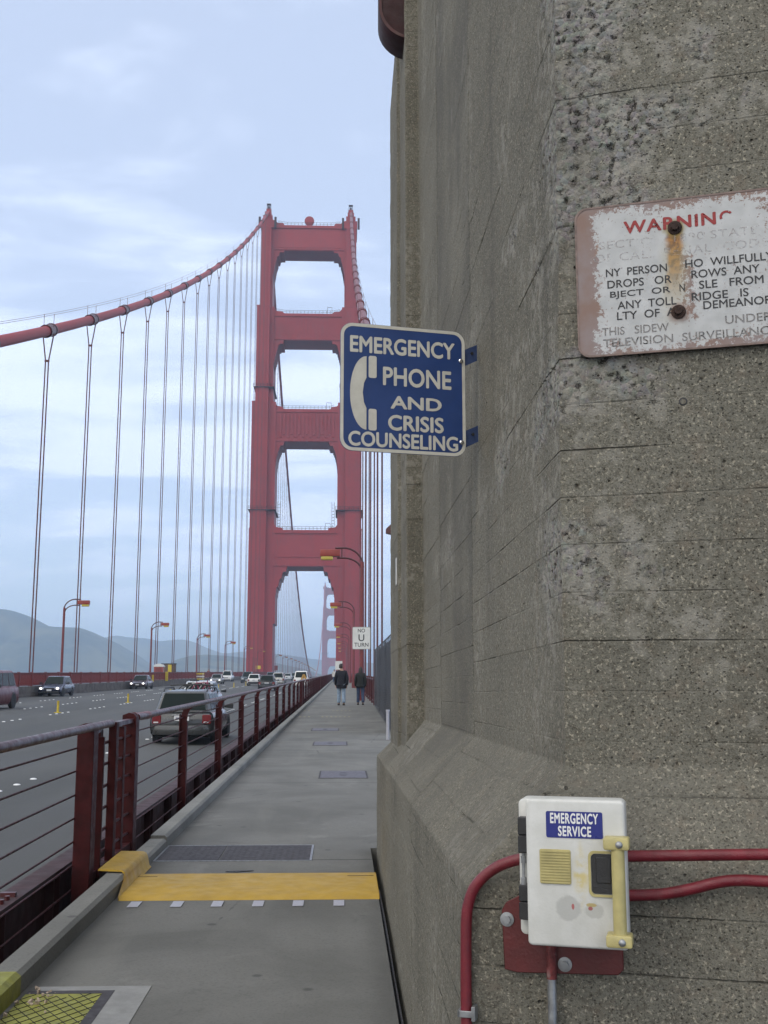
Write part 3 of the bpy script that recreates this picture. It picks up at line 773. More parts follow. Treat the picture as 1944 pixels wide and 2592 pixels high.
# ------------------------------------------------------------------ blue emergency sign
sg = empty('emergency_sign', (.251, 4.44, 2.752), (0, 0, R(12.6)), 'blue emergency phone and crisis counseling sign with white handset, bracketed to the pylon', 'sign')
W2, H2 = .272, .273
m = MB(); m.prism(rrect(-W2, W2, -H2, H2, .052), 0, .0035); m.build('panel', M['sign_blue'], sg)
out, inn = rrect(-W2 + .001, W2 - .001, -H2 + .001, H2 - .001, .051), rrect(-W2 + .0145, W2 - .0145, -H2 + .0145, H2 - .0145, .040)
m = MB(); n = len(out)
m.add([(x, -.0012, z) for x, z in out] + [(x, -.0012, z) for x, z in inn], [(i, (i + 1) % n, (i + 1) % n + n, i + n) for i in range(n)])
m.build('border', M['sign_white'], sg)
def su(px, py):  # from the sign seen square-on, 0..1
    return (-W2 + px * 2 * W2, H2 - py * 2 * H2)
for s, x0, x1, y0, y1, b in (('EMERGENCY', .075, .915, .098, .232, .028), ('PHONE', .335, .885, .327, .477, .024), ('AND', .395, .805, .553, .655, .028), ('CRISIS', .375, .82, .702, .826, .028), ('COUNSELING', .065, .935, .845, .962, .028)):
    a, c = su(x0, y1), su(x1, y0)
    text('lettering', s, (a[0], c[0], a[1], c[1]), M['sign_white'], sg, -.0008, b)
m = MB()     # handset: curved grip with an ear and a mouth piece
arc = [su(.205 - .0 + .0, .258)] + [su(.205 - .128 * math.sin(R(a)), .545 - .287 * math.cos(R(a))) for a in range(8, 180, 8)] + [su(.205, .832)]
inner = [su(.205, .665), su(.185, .62), su(.176, .545), su(.185, .47), su(.205, .425)]
m.prism(arc + inner, -.0016, -.0004)
m.prism(rrect(*(su(.222, 0)[0], su(.285, 0)[0], su(0, .425)[1], su(0, .252)[1]), .008), -.0016, -.0004)
m.prism(rrect(*(su(.222, 0)[0], su(.285, 0)[0], su(0, .835)[1], su(0, .668)[1]), .008), -.0016, -.0004)
m.build('handset_pictogram', M['sign_white'], sg)
for zc in (.165, -.19):
    b = MB(); b.prism([(0, -.042), (.0, .030), (.060, .058), (.060, -.012)], .004, .008)
    br = b.build('bracket', M['bracket_blue'], sg, loc=(W2 - .004, 0, zc))
    b = MB(); b.cyl((.036, .004, .018), (0, -1, 0), .007, .006, 6); b.build('bolt', M['darksteel'], br)
    b = MB(); b.lathe([(.0095, 0), (.0095, -.005), (.006, -.008), (.001, -.0085)], (W2 - .020, -.0015, zc - .022), 'y', 14); b.build('bolt', M['chrome'], sg, smooth=True)

# ------------------------------------------------------------------ warning sign
ws = empty('warning_sign', sframe(.328, 2.589, .018, C0), (0, 0, -A), 'flaking white and rust pink warning sign with faded lettering, bolted to the concrete', 'sign')
ws.scale = (1.01, 1.01, 1.01)
m = MB(); m.prism(rrect(-.262, .262, -.207, .207, .032), 0, .004); m.build('panel', M['warning'], ws, bevel=.0012, seg=1)
m = MB()
o_, i_ = rrect(-.263, .263, -.208, .208, .033), rrect(-.258, .258, -.203, .203, .030); n = len(o_)
m.loft([[(x, .0045, z) for x, z in o_], [(x, -.0012, z) for x, z in o_], [(x, -.0012, z) for x, z in i_], [(x, .0005, z) for x, z in i_]], cap=False)
m.build('rim', simple('worn pink rim', (.18, .125, .105), .6, 0, .3, 40), ws)
LN = [('WARNIN', -.135, .100, .1225, .158, 't_red', .030, 1.12), ('SECTION 1890 STATE', -.20, .20, .086, .108, 't_ghost', 0, 1.1), ('OF CAL.  PENAL  CODE', -.215, .225, .050, .073, 't_ghost', 0, 1.1),
      ('NY  PERSON', -.185, -.028, .008, .030, 't_black', .010, 1.), ('HO  WILLFULLY', .018, .235, .012, .034, 't_black', .010, 1.),
      ('DROPS   OR', -.182, -.018, -.024, -.002, 't_black', .010, 1.), ('ROWS  ANY', .032, .200, -.018, .004, 't_black', .010, 1.),
      ('BJECT  OR', -.176, -.022, -.055, -.033, 't_black', .010, 1.), ('N', .001, .014, -.050, -.030, 't_black', .010, 1.), ('SLE   FROM', .050, .208, -.048, -.026, 't_black', .010, 1.),
      ('ANY  TOLL', -.158, -.008, -.084, -.062, 't_black', .010, 1.), ('RIDGE   IS', .030, .170, -.079, -.057, 't_black', .010, 1.),
      ('LTY  OF  A', -.160, -.012, -.113, -.091, 't_black', .010, 1.), ('DEMEANOR', .058, .226, -.104, -.082, 't_black', .010, 1.),
      ('THIS   SIDEW', -.200, -.030, -.153, -.131, 't_grey', .004, 1.), ('UNDER', .110, .222, -.148, -.126, 't_grey', .004, 1.), ('TELEVISION  SURVEILLANCE', -.198, .232, -.184, -.162, 't_grey', .004, 1.)]
for s, x0, x1, z0, z1, mt, b, sp in LN:
    text('lettering', s, (x0, x1, z0, z1), M[mt], ws, -.0006, b, .0003, sp)
m = MB()      # what is left of the last letter of the top line
arc = [(.126 + .017 * math.cos(R(a)), .1415 + .0165 * math.sin(R(a))) for a in range(35, 215, 12)]
m.prism(arc + [(.126 + (x - .126) * .62, .1415 + (z - .1415) * .62) for x, z in reversed(arc)], -.0009, -.0006); m.build('lettering', M['t_red'], ws)
for zc in (.125, -.105):
    b = MB(); b.lathe([(.0185, .002), (.0185, -.004), (.016, -.005), (.011, -.005)], (-.004, 0, zc), 'y', 20)
    b.tube([(-.004, -.005, zc), (-.004, -.016, zc)], .0105, 6); b.build('bolt', M['rust'], ws, smooth=True, angle=30)

# ------------------------------------------------------------------ emergency phone box
pb = empty('emergency_phone_box', sf(.252, .980, .012), (0, 0, -A), 'white emergency service phone cabinet with cream handle and red backing plate', 'phone box')
pb.scale = (1.031, 1.031, 1.031)
m = MB(); m.prism([(-.178, -.085), (-.150, -.090), (.07, -.082), (.082, -.07), (.082, .05), (.05, .10), (-.14, .075), (-.172, .058), (-.182, .040)], -.006, 0); m.build('back_plate', simple('dark red plate paint', (.095, .012, .012), .5, 0, .2, 14, .001, ((.06, .02, .018), .5)), pb, bevel=.002, seg=1)
for bx, bz in ((-.170, .022), (-.044, -.066)):
    b = MB(); b.lathe([(.0155, -.006), (.0155, -.009), (.009, -.0095)], (bx, 0, bz), 'y', 20); b.tube([(bx, -.009, bz), (bx, -.017, bz)], .0088, 6); b.build('bolt', M['steel'], pb, smooth=True, angle=30)
m = MB(); m.prism(rrect(-.128, .098, .008, .292, .012), -.085, -.006); m.build('case', M['cabinet'], pb, bevel=.004, seg=2)
dr = MB(); dr.prism(rrect(-.103, .104, .0, .298, .010), -.150, -.0875); dr = dr.build('door', M['cabinet'], pb, bevel=.006, seg=3)
m = MB(); m.prism(rrect(-.060, .058, .220, .274, .004), -.1512, -.1503); m.build('label_plate', M['label_blue'], pb)
text('lettering', 'EMERGENCY', (-.051, .049, .2490, .2710), M['label_white'], pb, -.1513, .03, .0003, 1.1)
text('lettering', 'SERVICE', (-.035, .034, .2232, .2445), M['label_white'], pb, -.1513, .03, .0003, 1.1)
g = MB(); g.prism(rrect(-.075, -.010, .126, .196, .004), -.1516, -.1500); g = g.build('speaker_grille', M['cream'], pb)
m = MB()
for i in range(12): m.box(-.073, -.012, -.1545, -.1514, .1280 + i * .0057, .1310 + i * .0057)
m.build('slat', M['cream'], g)
m = MB()
o_, i_ = rrect(.026, .094, .104, .196, .012), rrect(.031, .089, .109, .191, .010); n = len(o_)
m.loft([[(x, -.1498, z) for x, z in o_], [(x, -.1530, z) for x, z in o_], [(x, -.1530, z) for x, z in i_], [(x, -.1500, z) for x, z in i_]], cap=False); m.build('latch_frame', M['cream'], pb)
m = MB(); m.prism(rrect(.032, .088, .110, .190, .008), -.1512, -.1502); lp = m.build('latch_recess', M['blackplastic'], pb)
m = MB(); m.prism(rrect(.042, .072, .132, .184, .004), -.1545, -.1510); m.build('latch_paddle', M['blackplastic'], lp, bevel=.001, seg=1)
hd = empty('handle', (.089, -.150, 0)); hd.parent = pb
m = MB(); m.tube([(0, -.030, .025), (0, -.030, .205)], .0135, 16); m.build('grip', M['cream'], hd, smooth=True)
for zc in (.015, .205):
    b = MB(); b.prism(rrect(-.028, .024, zc - .001, zc + .023, .005), -.045, .0); bl = b.build('mount', M['cream'], hd, bevel=.003, seg=2)
    b = MB(); b.lathe([(.0075, -.045), (.0072, -.047), (.005, -.0495), (.001, -.0505)], (.004, 0, zc + .010), 'y', 16); b.build('screw', M['steel'], bl, smooth=True)
for z0, z1 in ((.218, .255), (.180, .217), (.080, .114), (.043, .079)):
    b = MB(); b.box(-.1265, -.105, -.112, -.080, z0, z1); b.build('hinge_block', M['blackplastic'], pb, bevel=.002, seg=1)
m = MB(); m.tube([(-.117, -.098, .110), (-.117, -.098, .185)], .0035, 10); m.tube([(-.117, -.098, .112), (-.117, -.098, .128)], .006, 10); m.tube([(-.117, -.098, .158), (-.117, -.098, .172)], .0055, 10); m.build('hinge_pin', M['steel'], pb, smooth=True)
# conduits run on the plinth face
def smooth_path(pts, n=8):
    pts = [Vector(p) for p in pts]; out = []
    for i in range(len(pts) - 1):
        p0, p1, p2, p3 = pts[max(i - 1, 0)], pts[i], pts[i + 1], pts[min(i + 2, len(pts) - 1)]
        for k_ in range(n):
            t = k_ / n
            out.append(.5 * ((2 * p1) + (p2 - p0) * t + (2 * p0 - 5 * p1 + 4 * p2 - p3) * t * t + (3 * p1 - p0 - 3 * p2 + p3) * t ** 3))
    return out + [pts[-1]]
CR = .0125
c1 = MB(); c1.tube([sf(s, z, .024) for s, z in ((.30, 1.146), (.36, 1.149), (.64, 1.163), (1.2, 1.172))], CR, 14)
tag(c1.build('conduit', M['conduit'], smooth=True), 'straight red painted conduit leaving the phone box to the right, upper of two', 'conduit', 'red conduits at the phone box')
c1 = MB(); c1.tube(smooth_path([sf(s, z, .024) for s, z in ((.29, 1.062), (.36, 1.067), (.42, 1.072), (.48, 1.085), (.54, 1.102), (.59, 1.108), (.68, 1.108), (1.2, 1.112))]), CR, 14)
tag(c1.build('conduit', M['conduit'], smooth=True), 'red painted conduit with an upward bend, lower of two right of the phone box', 'conduit', 'red conduits at the phone box')
lc = empty('conduit', sf(0, 0, 0), (0, 0, -A), 'red conduit curving from the left of the phone box down the pylon corner', 'conduit', 'red conduits at the phone box')
lc.scale = (1.031, 1.031, 1.031)
c1 = MB(); c1.tube(smooth_path([(s, -.020, z) for s, z in ((.16, 1.138), (.115, 1.133), (.070, 1.118), (.036, 1.096), (.010, 1.068), (-.004, 1.035), (-.010, 1.0), (-.012, .92), (-.013, .80), (-.013, .4), (-.013, .05))]), CR, 14)
c1.build('pipe', M['conduit'], lc, smooth=True)
m = MB(); m.box(-.030, -.024, -.036, -.002, .792, .806); m.box(-.030, .004, -.036, -.0325, .792, .806); m.box(.001, .010, -.036, -.004, .785, .815); m.build('clamp', M['steel'], lc, bevel=.001, seg=1)
dc = empty('conduit', sf(.180, 0, 0), (0, 0, -A), 'bare grey conduit dropping from under the phone box, red paint worn off its top', 'conduit')
dc.scale = (1.031, 1.031, 1.031)
m = MB(); m.tube([(0, -.030, .05), (0, -.030, .885)], .0098, 12); m.build('pipe', M['steel'], dc, smooth=True)
m = MB(); m.tube([(0, -.030, .885), (0, -.030, .985)], .0112, 12); m.build('fitting', simple('worn red fitting', (.16, .03, .03), .6, .2, .5, 60, .002, ((.33, .28, .26), .8)), dc, smooth=True)

# ------------------------------------------------------------------ things on the sidewalk
def onground(mb, name, mat, y, x=0., lift=.003, **kw):
    return mb.build(name, mat, loc=(x, y, dz(y) + lift), rot=(PITCHDECK, 0, 0), **kw)
yp = empty('expansion_cover', (0, 7.63, dz(7.63)), (PITCHDECK, 0, 0), 'yellow painted steel expansion plate across the sidewalk, turned up over the kerb', 'cover plate')
m = MB(); m.prism([(0, 0), (.07, .020), (.85, .024), (.90, .006), (.90, 0)], -1.47, .262, 'x'); m.build('plate', M['yellow_paint'], yp, bevel=.003, seg=1)
kp = [(-1.462, .006, .0), (-1.478, .020, .06), (-1.492, .085, .30), (-1.505, .112, .40), (-1.53, .122, .44), (-1.70, .126, .46)]
m = MB(); n = len(kp); y1_ = 1.26
m.add([(x, y0_, z) for x, z, y0_ in kp] + [(x, y1_, z) for x, z, y0_ in kp] + [(x - .004, y0_, z - .012) for x, z, y0_ in kp] + [(x - .004, y1_, z - .012) for x, z, y0_ in kp],
      [(i, i + 1, n + i + 1, n + i) for i in range(n - 1)] + [(2 * n + i, 3 * n + i, 3 * n + i + 1, 2 * n + i + 1) for i in range(n - 1)] + [(i, 2 * n + i, 2 * n + i + 1, i + 1) for i in range(n - 1)] + [(n + i, n + i + 1, 3 * n + i + 1, 3 * n + i) for i in range(n - 1)])
m.build('kerb_flap', M['yellow_paint'], yp, smooth=True, angle=50)
m = MB(); m.box(-1.47, -1.33, .73, .735, .0235, .0255); m.box(.05, .24, .72, .725, .0235, .0255); m.build('slot', M['gap'], yp)
for i, x in enumerate((-1.335, -1.06, -.80, -.535, -.275, -.01)):
    m = MB(); m.box(-.035, .035, -.085, .085, 0, .003)
    o = onground(m, 'tape_patch', M['tape'], 7.50, x)
    tag(o, '%s of six pale tape strips before the yellow plate, counted from the kerb' % ('first', 'second', 'third', 'fourth', 'fifth', 'last')[i], 'tape strip', 'tape strips by the yellow plate')
cp = empty('floor_plate', (-.865, 9.54, dz(9.54)), (PITCHDECK, 0, 0), 'wide dark steel trench cover in two leaves behind the yellow plate', 'floor plate')
for x0, x1 in ((-.615, -.118), (-.108, .615)):
    m = MB(); m.box(x0, x1, -.38, .38, -.01, .005)
    for i in range(14):
        for j in range(int((x1 - x0) / .05)):
            cx, cy = x0 + .03 + j * .05, -.35 + i * .052
            t = Matrix.Translation((cx, cy, .0062)) @ Matrix.Rotation(R(45 if (i + j) % 2 else -45), 4, 'Z')
            m.box(-.013, .013, -.003, .003, -.0012, -.0005, t)
    m.build('leaf', M['grate'], cp)
m = MB(); m.box(.615, .632, -.40, .40, -.01, .006); m.box(-.632, -.615, -.4, .4, -.01, .006); m.box(-.615, .615, -.4, -.384, -.01, .006); m.box(-.615, .615, .384, .4, -.01, .006); m.build('frame', M['steel'], cp)
for i, (x0, x1, y0, y1, lab) in enumerate(((-.30, .36, 16.03, 17.13, 'nearest'), (-.57, .10, 23.05, 24.2, 'middle'), (-.76, -.09, 28.67, 29.9, 'farthest'))):
    hc = empty('hatch_cover', ((x0 + x1) / 2, (y0 + y1) / 2, dz((y0 + y1) / 2)), (PITCHDECK, 0, 0), lab + ' of three purple grey steel hatch covers down the middle of the sidewalk', 'hatch cover', 'sidewalk hatch covers')
    a, b = (x1 - x0) / 2, (y1 - y0) / 2
    m = MB(); m.box(-a, a, -b, b, -.01, .007); m.build('lid', M['hatch'], hc, bevel=.002, seg=1)
    m = MB()
    for (u0, u1, v0, v1) in ((-a - .025, -a - .003, -b - .03, b + .03), (a + .003, a + .025, -b - .03, b + .03), (-a - .003, a + .003, -b - .03, -b - .004), (-a - .003, a + .003, b + .004, b + .03)): m.box(u0, u1, v0, v1, -.01, .005)
    m.build('frame', M['grate'], hc)
    m = MB(); m.box(-.06, .06, -.02, .02, .006, .009); m.box(-.05, .05, .2, .22, .006, .009); m.box(-.04, .04, -.23, -.21, .006, .009); m.build('lift_slot', M['gap'], hc)
gp = empty('floor_grate', (-1.27, 5.05, dz(5.05)), (PITCHDECK, 0, 0), 'square floor grate painted lime yellow with a dark frame, at the lower left corner', 'floor grate')
m = MB(); m.box(-.20, .155, -.6, .45, -.01, .004); m.build('panel', M['lime_paint'], gp)
m = MB()
for i in range(-9, 22):
    c_ = i * .062
    for s in (1, -1):
        p = [(x, -.6 + (c_ + s * (x + .2)) * 1.55) for x in np.linspace(-.20, .155, 8)]
        p = [(x, y) for x, y in p if -.6 < y < .45]
        if len(p) > 1: m.tube([(p[0][0], p[0][1], .0045), (p[-1][0], p[-1][1], .0045)], .0022, 4)
m.build('mesh_lines', M['gap'], gp)
m = MB(); m.box(.155, .205, -.6, .50, -.01, .005); m.box(-.20, .155, .45, .50, -.01, .005); m.build('frame', M['grate'], gp)
m = MB(); m.box(.205, .365, -.6, .575, -.02, .0035); m.box(-.17, .205, .50, .575, -.02, .0035); m.build('mortar_surround', simple('pale mortar', (.26, .262, .255), .85, 0, .15, 9, .002), gp)
m = MB()
for i in range(26):
    x, y = random.gauss(-1.37, .05), random.gauss(5.42, .10); r = random.uniform(.004, .014)
    t = Matrix.Translation((x, y, dz(y) + r * .5)) @ Euler((random.random() * 3, random.random() * 3, random.random() * 3)).to_matrix().to_4x4()
    m.box(-r, r, -r * .7, r * .7, -r * .3, r * .3, t)
tag(m.build('litter', M['litter']), 'scatter of leaves and crumbs gathered against the kerb', kind='stuff')
m = MB(); m.prism([(-.11, -.02), (-.02, -.035), (.09, .012), (.10, .03), (-.03, .02), (-.10, .0)], 0, .0025, 'z')
o = onground(m, 'tar_patch', M['gap'], 8.68, -.76); tag(o, 'thin black tar smear between the yellow plate and the trench cover', 'tar smear')
dash = MB()
for yy, x0, x1 in ((37.4, -1.42, .22), (43.1, -1.46, .28)):
    for i in range(12):
        if random.random() < .8:
            x = x0 + (x1 - x0) * i / 11; dash.add([(x, yy - .12, dz(yy - .12) + .004), (x + .07, yy - .12, dz(yy - .12) + .004), (x + .07, yy + .12, dz(yy + .12) + .004), (x, yy + .12, dz(yy + .12) + .004)], [(0, 1, 2, 3)])
tag(dash.build('painted_dashes', simple('worn yellow dashes', (.40, .34, .14), .8, 0, .3, 8)), 'two worn rows of yellow dashes painted across the sidewalk', 'floor marking')
# ------------------------------------------------------------------ steel edge girder of the roadway
gd = empty('edge_girder', (0, 0, 0), (PITCHDECK, 0, 0), 'dark red steel girder along the road edge below the railing', 'girder')
m = MB(); m.box(-2.10, -1.945, -12, 343, .118, .140); m.build('flange', simple('dusty maroon steel', (.048, .020, .024), .75, 0, .3, 5, .001, ((.03, .018, .018), .6)), gd)
m = MB(); m.box(-2.03, -2.012, -12, 343, -1.6, .118)
for i in range(0, 90):
    y = -1 + i * 1.27
    m.box(-2.011, -1.955, y, y + .016, -1.5, .116); m.box(-2.011, -1.955, y + .17, y + .186, -1.5, .116)
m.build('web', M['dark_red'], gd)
m = MB()
for yy in (6.75, 6.86, 6.97): m.tube([(-2.0, yy, .14), (-2.0, yy, .165)], .016, 6)
m.box(-2.07, -1.98, 7.06, 7.10, .14, .165); m.build('bolt_cleat', M['rail_red'], gd)

# ------------------------------------------------------------------ east railings
RZ = 1.105
CZ = [.96, .80, .635, .475, .315, .155, -.01]
def rail_section(L, nposts, label, first=0.):
    rt = empty('railing', label=label, cat='railing', group='red railing sections along the road')
    m = MB(); m.tube([(-1.775, 0, RZ), (-1.775, L, RZ)], .0295, 12); m.build('top_rail', M['rail_red'], rt, smooth=True)
    for i in range(nposts):
        y = first + i * 3.8
        if y > L - .4: break
        m = MB()   # flat bar post, its head swept over to the rail
        out = [(-1.915, -.55), (-1.915, .90), (-1.908, .98), (-1.885, 1.045), (-1.85, 1.085), (-1.80, 1.10)]
        inn = [(-1.765, 1.075), (-1.80, 1.055), (-1.825, 1.01), (-1.838, .94), (-1.84, .86), (-1.84, -.55)]
        m.prism(out + inn, y - .012, y + .012); 
        m.box(-1.925, -1.915, y - .045, y + .045, -.55, 1.0); m.box(-1.84, -1.83, y - .045, y + .045, -.55, .90)
        m.build('post', M['post_red'], rt)
    for z in CZ:
        m = MB(); m.tube([(-1.878, 0, z), (-1.878, L, z)], .0068, 6); m.build('cable', M['post_red'], rt, smooth=True)
    return rt
def heavy_post(rt, y, h=1.135):
    m = MB(); m.prism([(-1.875, -.6), (-1.755, -.6), (-1.755, h - .04), (-1.78, h - .008), (-1.82, h), (-1.875, h - .02)], y, y + .15); return m.build('end_post', M['post_red'], rt, bevel=.004, seg=1)
nr = rail_section(9.0, 2, 'nearest red cable railing, running off the left edge of the photo', .3)
nr.location = (0, -.9, dz(-.9)); nr.rotation_euler = (PITCHDECK, 0, 0)
heavy_post(nr, 8.95)
for c in [c for c in nr.children if c.name.startswith('top_rail')]:
    m = MB(); m.tube([(-1.775, 0, RZ), (-1.775, 9.62, RZ)], .0295, 12); c.data = m.build('tmp', M['rail_red'], smooth=True).data
    bpy.data.objects.remove([o for o in bpy.data.objects if o.name.startswith('tmp')][0])
gt = empty('railing_joint', (0, 8.2, dz(8.2)), (PITCHDECK, 0, 0), 'short red railing joint of close posts and rungs between the two cable railings', 'railing joint')
heavy_post(gt, 1.46, 1.15)
for (x0, x1, y0, y1, z1) in ((-1.80, -1.75, .16, .20, 1.02), (-1.865, -1.815, .34, .44, 1.06), (-1.80, -1.74, .56, .66, 1.11), (-1.835, -1.785, 1.10, 1.18, 1.05)):
    m = MB(); m.box(x0, x1, y0, y1, .02, z1); m.build('post', M['post_red'], gt, bevel=.003, seg=1)
m = MB(); m.prism([(.10, 1.045), (.34, 1.085), (.66, 1.085), (.66, 1.115), (.34, 1.115), (.10, 1.075)], -1.835, -1.78, 'x'); m.box(-1.835, -1.78, .66, 1.46, 1.065, 1.10); m.build('top_bar', M['rail_red'], gt)
m = MB(); m.box(-1.84, -1.77, .05, 1.46, .02, .075); m.build('bottom_bar', M['post_red'], gt)
for z in (.96, .80, .635, .475, .315, .155):
    m = MB(); m.tube([(-1.805, .2, z), (-1.805, 1.5, z)], .0125, 8); m.build('rung', M['post_red'], gt, smooth=True)
rs = rail_section(41.0, 11, 'long red cable railing beside the silver wagon, after the railing joint', 3.6)
rs.location = (0, 9.80, dz(9.80)); rs.rotation_euler = (PITCHDECK, 0, 0)
m = MB(); m.tube([(-1.80, -.02, RZ + .01), (-1.80, .15, RZ), (-1.785, .36, RZ), (-1.775, .55, RZ)], .036, 10); m.build('rail_sleeve', M['red'], rs, smooth=True)
for yy in (39.6, 40.2, 40.7): heavy_post(rs, yy)
for i in range(1, 8):
    c = copy_tree(rs); y = 9.80 + 41.2 * i
    c.location = (0, y, dz(y))
    c['label'] = ('red cable railing starting level with the walking couple', 'red cable railing in the middle distance, after the couple', 'far red railing section reading as a solid red band towards the tower')[min(i - 1, 2)]

# ------------------------------------------------------------------ far (west) railing on its concrete curb
WR = -22.42
def west_section(L=41.2):
    rt = empty('west_railing', label='', cat='railing', group='red railing sections on the far side of the road')
    m = MB(); m.box(WR - .3, WR + .10, 0, L - .02, -.9, .44); m.box(WR + .10, WR + .16, 0, L - .02, -.9, -.12); m.build('concrete_curb', M['curb_dark'], rt, bevel=.02, seg=1)
    m = MB(); m.box(WR - .07, WR + .06, 0, L, 1.36, 1.42); m.box(WR - .05, WR + .05, 0, L, .48, .55); m.build('rails', M['red'], rt)
    m = MB()
    y = .06
    while y < L: m.box(WR - .03, WR + .03, y, y + .035, .55, 1.36); y += .13
    m.build('pickets', M['red'], rt)
    for i in range(11):
        m = MB(); m.box(WR - .09, WR + .09, i * 3.8 - .06, i * 3.8 + .06, .44, 1.46); m.build('post', M['red'], rt)
    return rt
wr = west_section()
OR = ['nearest', 'second', 'third', 'fourth', 'fifth', 'sixth', 'seventh', 'eighth', 'ninth', 'tenth', 'eleventh', 'twelfth', 'thirteenth', 'fourteenth', 'fifteenth', 'sixteenth', 'seventeenth', 'eighteenth']
for i in range(8):
    c = wr if i == 0 else copy_tree(wr)
    y = 40 + 41.2 * (i - 0); c.location = (0, y, dz(y)); c.rotation_euler = (PITCHDECK, 0, 0)
    c['label'] = ['far red picket railing on concrete curb behind the maroon van', 'far red picket railing behind the blue hatchback and first west lamp', 'far red picket railing in front of the portable toilet'][i] if i < 3 else 'distant red picket railing on the far side of the road, near the tower'
# right hand railing past the pylon, and the dark wire screen in front of it
rr = empty('outer_railing', (0, 50.2, dz(50.2)), (PITCHDECK, 0, 0), 'red picket railing on the right edge of the sidewalk past the wire screen', 'railing')
L = 120
m = MB(); m.box(1.44, 1.56, 0, L, 1.12, 1.20); m.box(1.46, 1.54, 0, L, .12, .20); m.build('rails', M['rail_red'], rr)
m = MB(); y = .08
while y < L: m.box(1.475, 1.525, y, y + .05, .20, 1.12); y += .17
m.build('pickets', M['rail_red'], rr)
for i in range(30):
    m = MB(); m.box(1.42, 1.58, i * 3.9, i * 3.9 + .1, 0, 1.26); m.build('post', M['rail_red'], rr)
wf = empty('wire_screen', (0, 0, 0), label='tall dark wire mesh screen at the right edge of the sidewalk past the pylon', cat='mesh fence')
def scr(y): return 1.24 + (y - 29.8) * (.19 / 20.)
ys = [27.5, 35, 42.5, 49.7]
m = MB()
for off in (0., .04):
    vs = []
    for y in ys: vs += [(scr(y) + off, y, dz(y) + .03), (scr(y) + off, y, dz(y) + 2.42 - .0 * y)]
    m.add(vs, [(2 * i, 2 * i + 2, 2 * i + 3, 2 * i + 1) for i in range(3)])
m.build('wire_mesh', M['mesh_screen'], wf)
for y in ys:
    m = MB(); m.box(scr(y) + .05, scr(y) + .11, y - .03, y + .03, dz(y) - .1, dz(y) + 2.44); m.build('post', M['darksteel'], wf)
m = MB(); m.tube([(scr(y) + .02, y, dz(y) + 2.43) for y in ys], .02, 6); m.build('top_bar', M['darksteel'], wf)
m = MB()   # dark backing cloth tied behind the wire
vs = []
for y in ys: vs += [(scr(y) + .13, y, dz(y) + .03), (scr(y) + .13, y, dz(y) + 2.40)]
m.add(vs, [(2 * i, 2 * i + 2, 2 * i + 3, 2 * i + 1) for i in range(3)])
m.build('backing_cloth', simple('dark debris netting', (.045, .045, .05), .8, 0, .35, 2.5, .01), wf)

# ------------------------------------------------------------------ main cables and suspenders
ZT = 161.2
def cab(y):
    if y <= 349: return -2.2 + .3425 * y + .000362 * y * y
    return 15.0 + ((y - 983) / 634) ** 2 * (ZT - 15.0)
def cab2(y): return cab(y) if y <= 1617 else max(ZT - (y - 1617) * .54, -60)
Y0S = 92.1 - 15.24 * 6
SIDE = [Y0S + 15.24 * i for i in range(23) if Y0S + 15.24 * i < 338]
for X, lab in ((XW, 'long dusky red main suspension cable sweeping down from the left tower leg'), (XE, 'red main suspension cable with bands, coming down in front of the right tower leg')):
    mc = empty('main_cable', (X, 0, 0), label=lab, cat='suspension cable', group='main suspension cables')
    ys = list(np.linspace(0, 349, 60)) + list(np.linspace(360, 1617, 90)) + [1800]
    m = MB(); m.tube([(0, y, cab2(y)) for y in ys], .46, 12); m.build('cable', M['red'] if X > 0 else M['tower_red'], mc, smooth=True)
    for y in SIDE:
        if y < 40: continue
        t = Vector((0, 1, .3425 + .000724 * y)).normalized(); c = Vector((0, y, cab(y)))
        m = MB(); m.tube([c - t * .95, c - t * .75, c - t * .75, c + t * .75, c + t * .75, c + t * .95], [.58, .58, .54, .54, .60, .60], 14)
        m.build('cable_band', M['rail_red'] if X < 0 else M['red'], mc)
    hr = MB()
    for sx in (-.42, .42):
        hr.tube([(sx, y, cab(y) + 1.45) for y in np.linspace(20, 338, 60)], .016, 4)
        for y in SIDE[2:]: hr.tube([(sx, y, cab(y) + .3), (sx, y, cab(y) + 1.5)], .022, 4)
    hr.build('hand_rope', M['rope'], mc)
def suspender(X, y, lab, grp, two=True, r=.058):
    s = MB(); zb = dz(y) - 1.2; zt = cab(y)
    for sx in (-1, 1):
        pts = [(sx * .13, 0, zb - zt)]
        if zt - dz(y) > 5: pts += [(sx * .13, 0, -2.7), (sx * .46, 0, -.35), (sx * .46, 0, .2)]
        else: pts += [(sx * .40, 0, .1)]
        s.tube(pts, r, 6)
    if zt - dz(y) > 5: s.box(-.2, .2, -.06, .06, -2.8, -2.62)
    o = s.build('suspender', M['rope'], loc=(X, y, zt), smooth=True)
    return tag(o, lab, 'suspender ropes', grp)
vis = [y for y in SIDE if y > 85]
for i, y in enumerate(vis):
    suspender(XW, y, (OR[i].replace('nearest', 'leftmost') + ' pair of upright ropes hanging from the left cable, counted from the left edge') if i < 12 else 'upright rope pair close beside the left tower leg, in the tight bunch there', 'west side span suspender ropes')
for i, y in enumerate([y for y in SIDE if 55 < y < 130]):
    suspender(XE, y, ['rope pair next to the pylon edge on the right', 'second rope pair left of the pylon, beside the no u turn sign', 'third rope pair left of the pylon, next to the lamp post', 'rope pair half hidden behind the nearest right lamp post', 'rope pair hidden at the right edge of the tower'][min(i, 4)], 'east side span suspender ropes')
y = 343 + 24
i = 0
while y < 980:
    suspender(XW, y, 'hair thin hazy rope in the faint row seen through the tower portal', 'main span suspender ropes', r=.05); y += 15.24

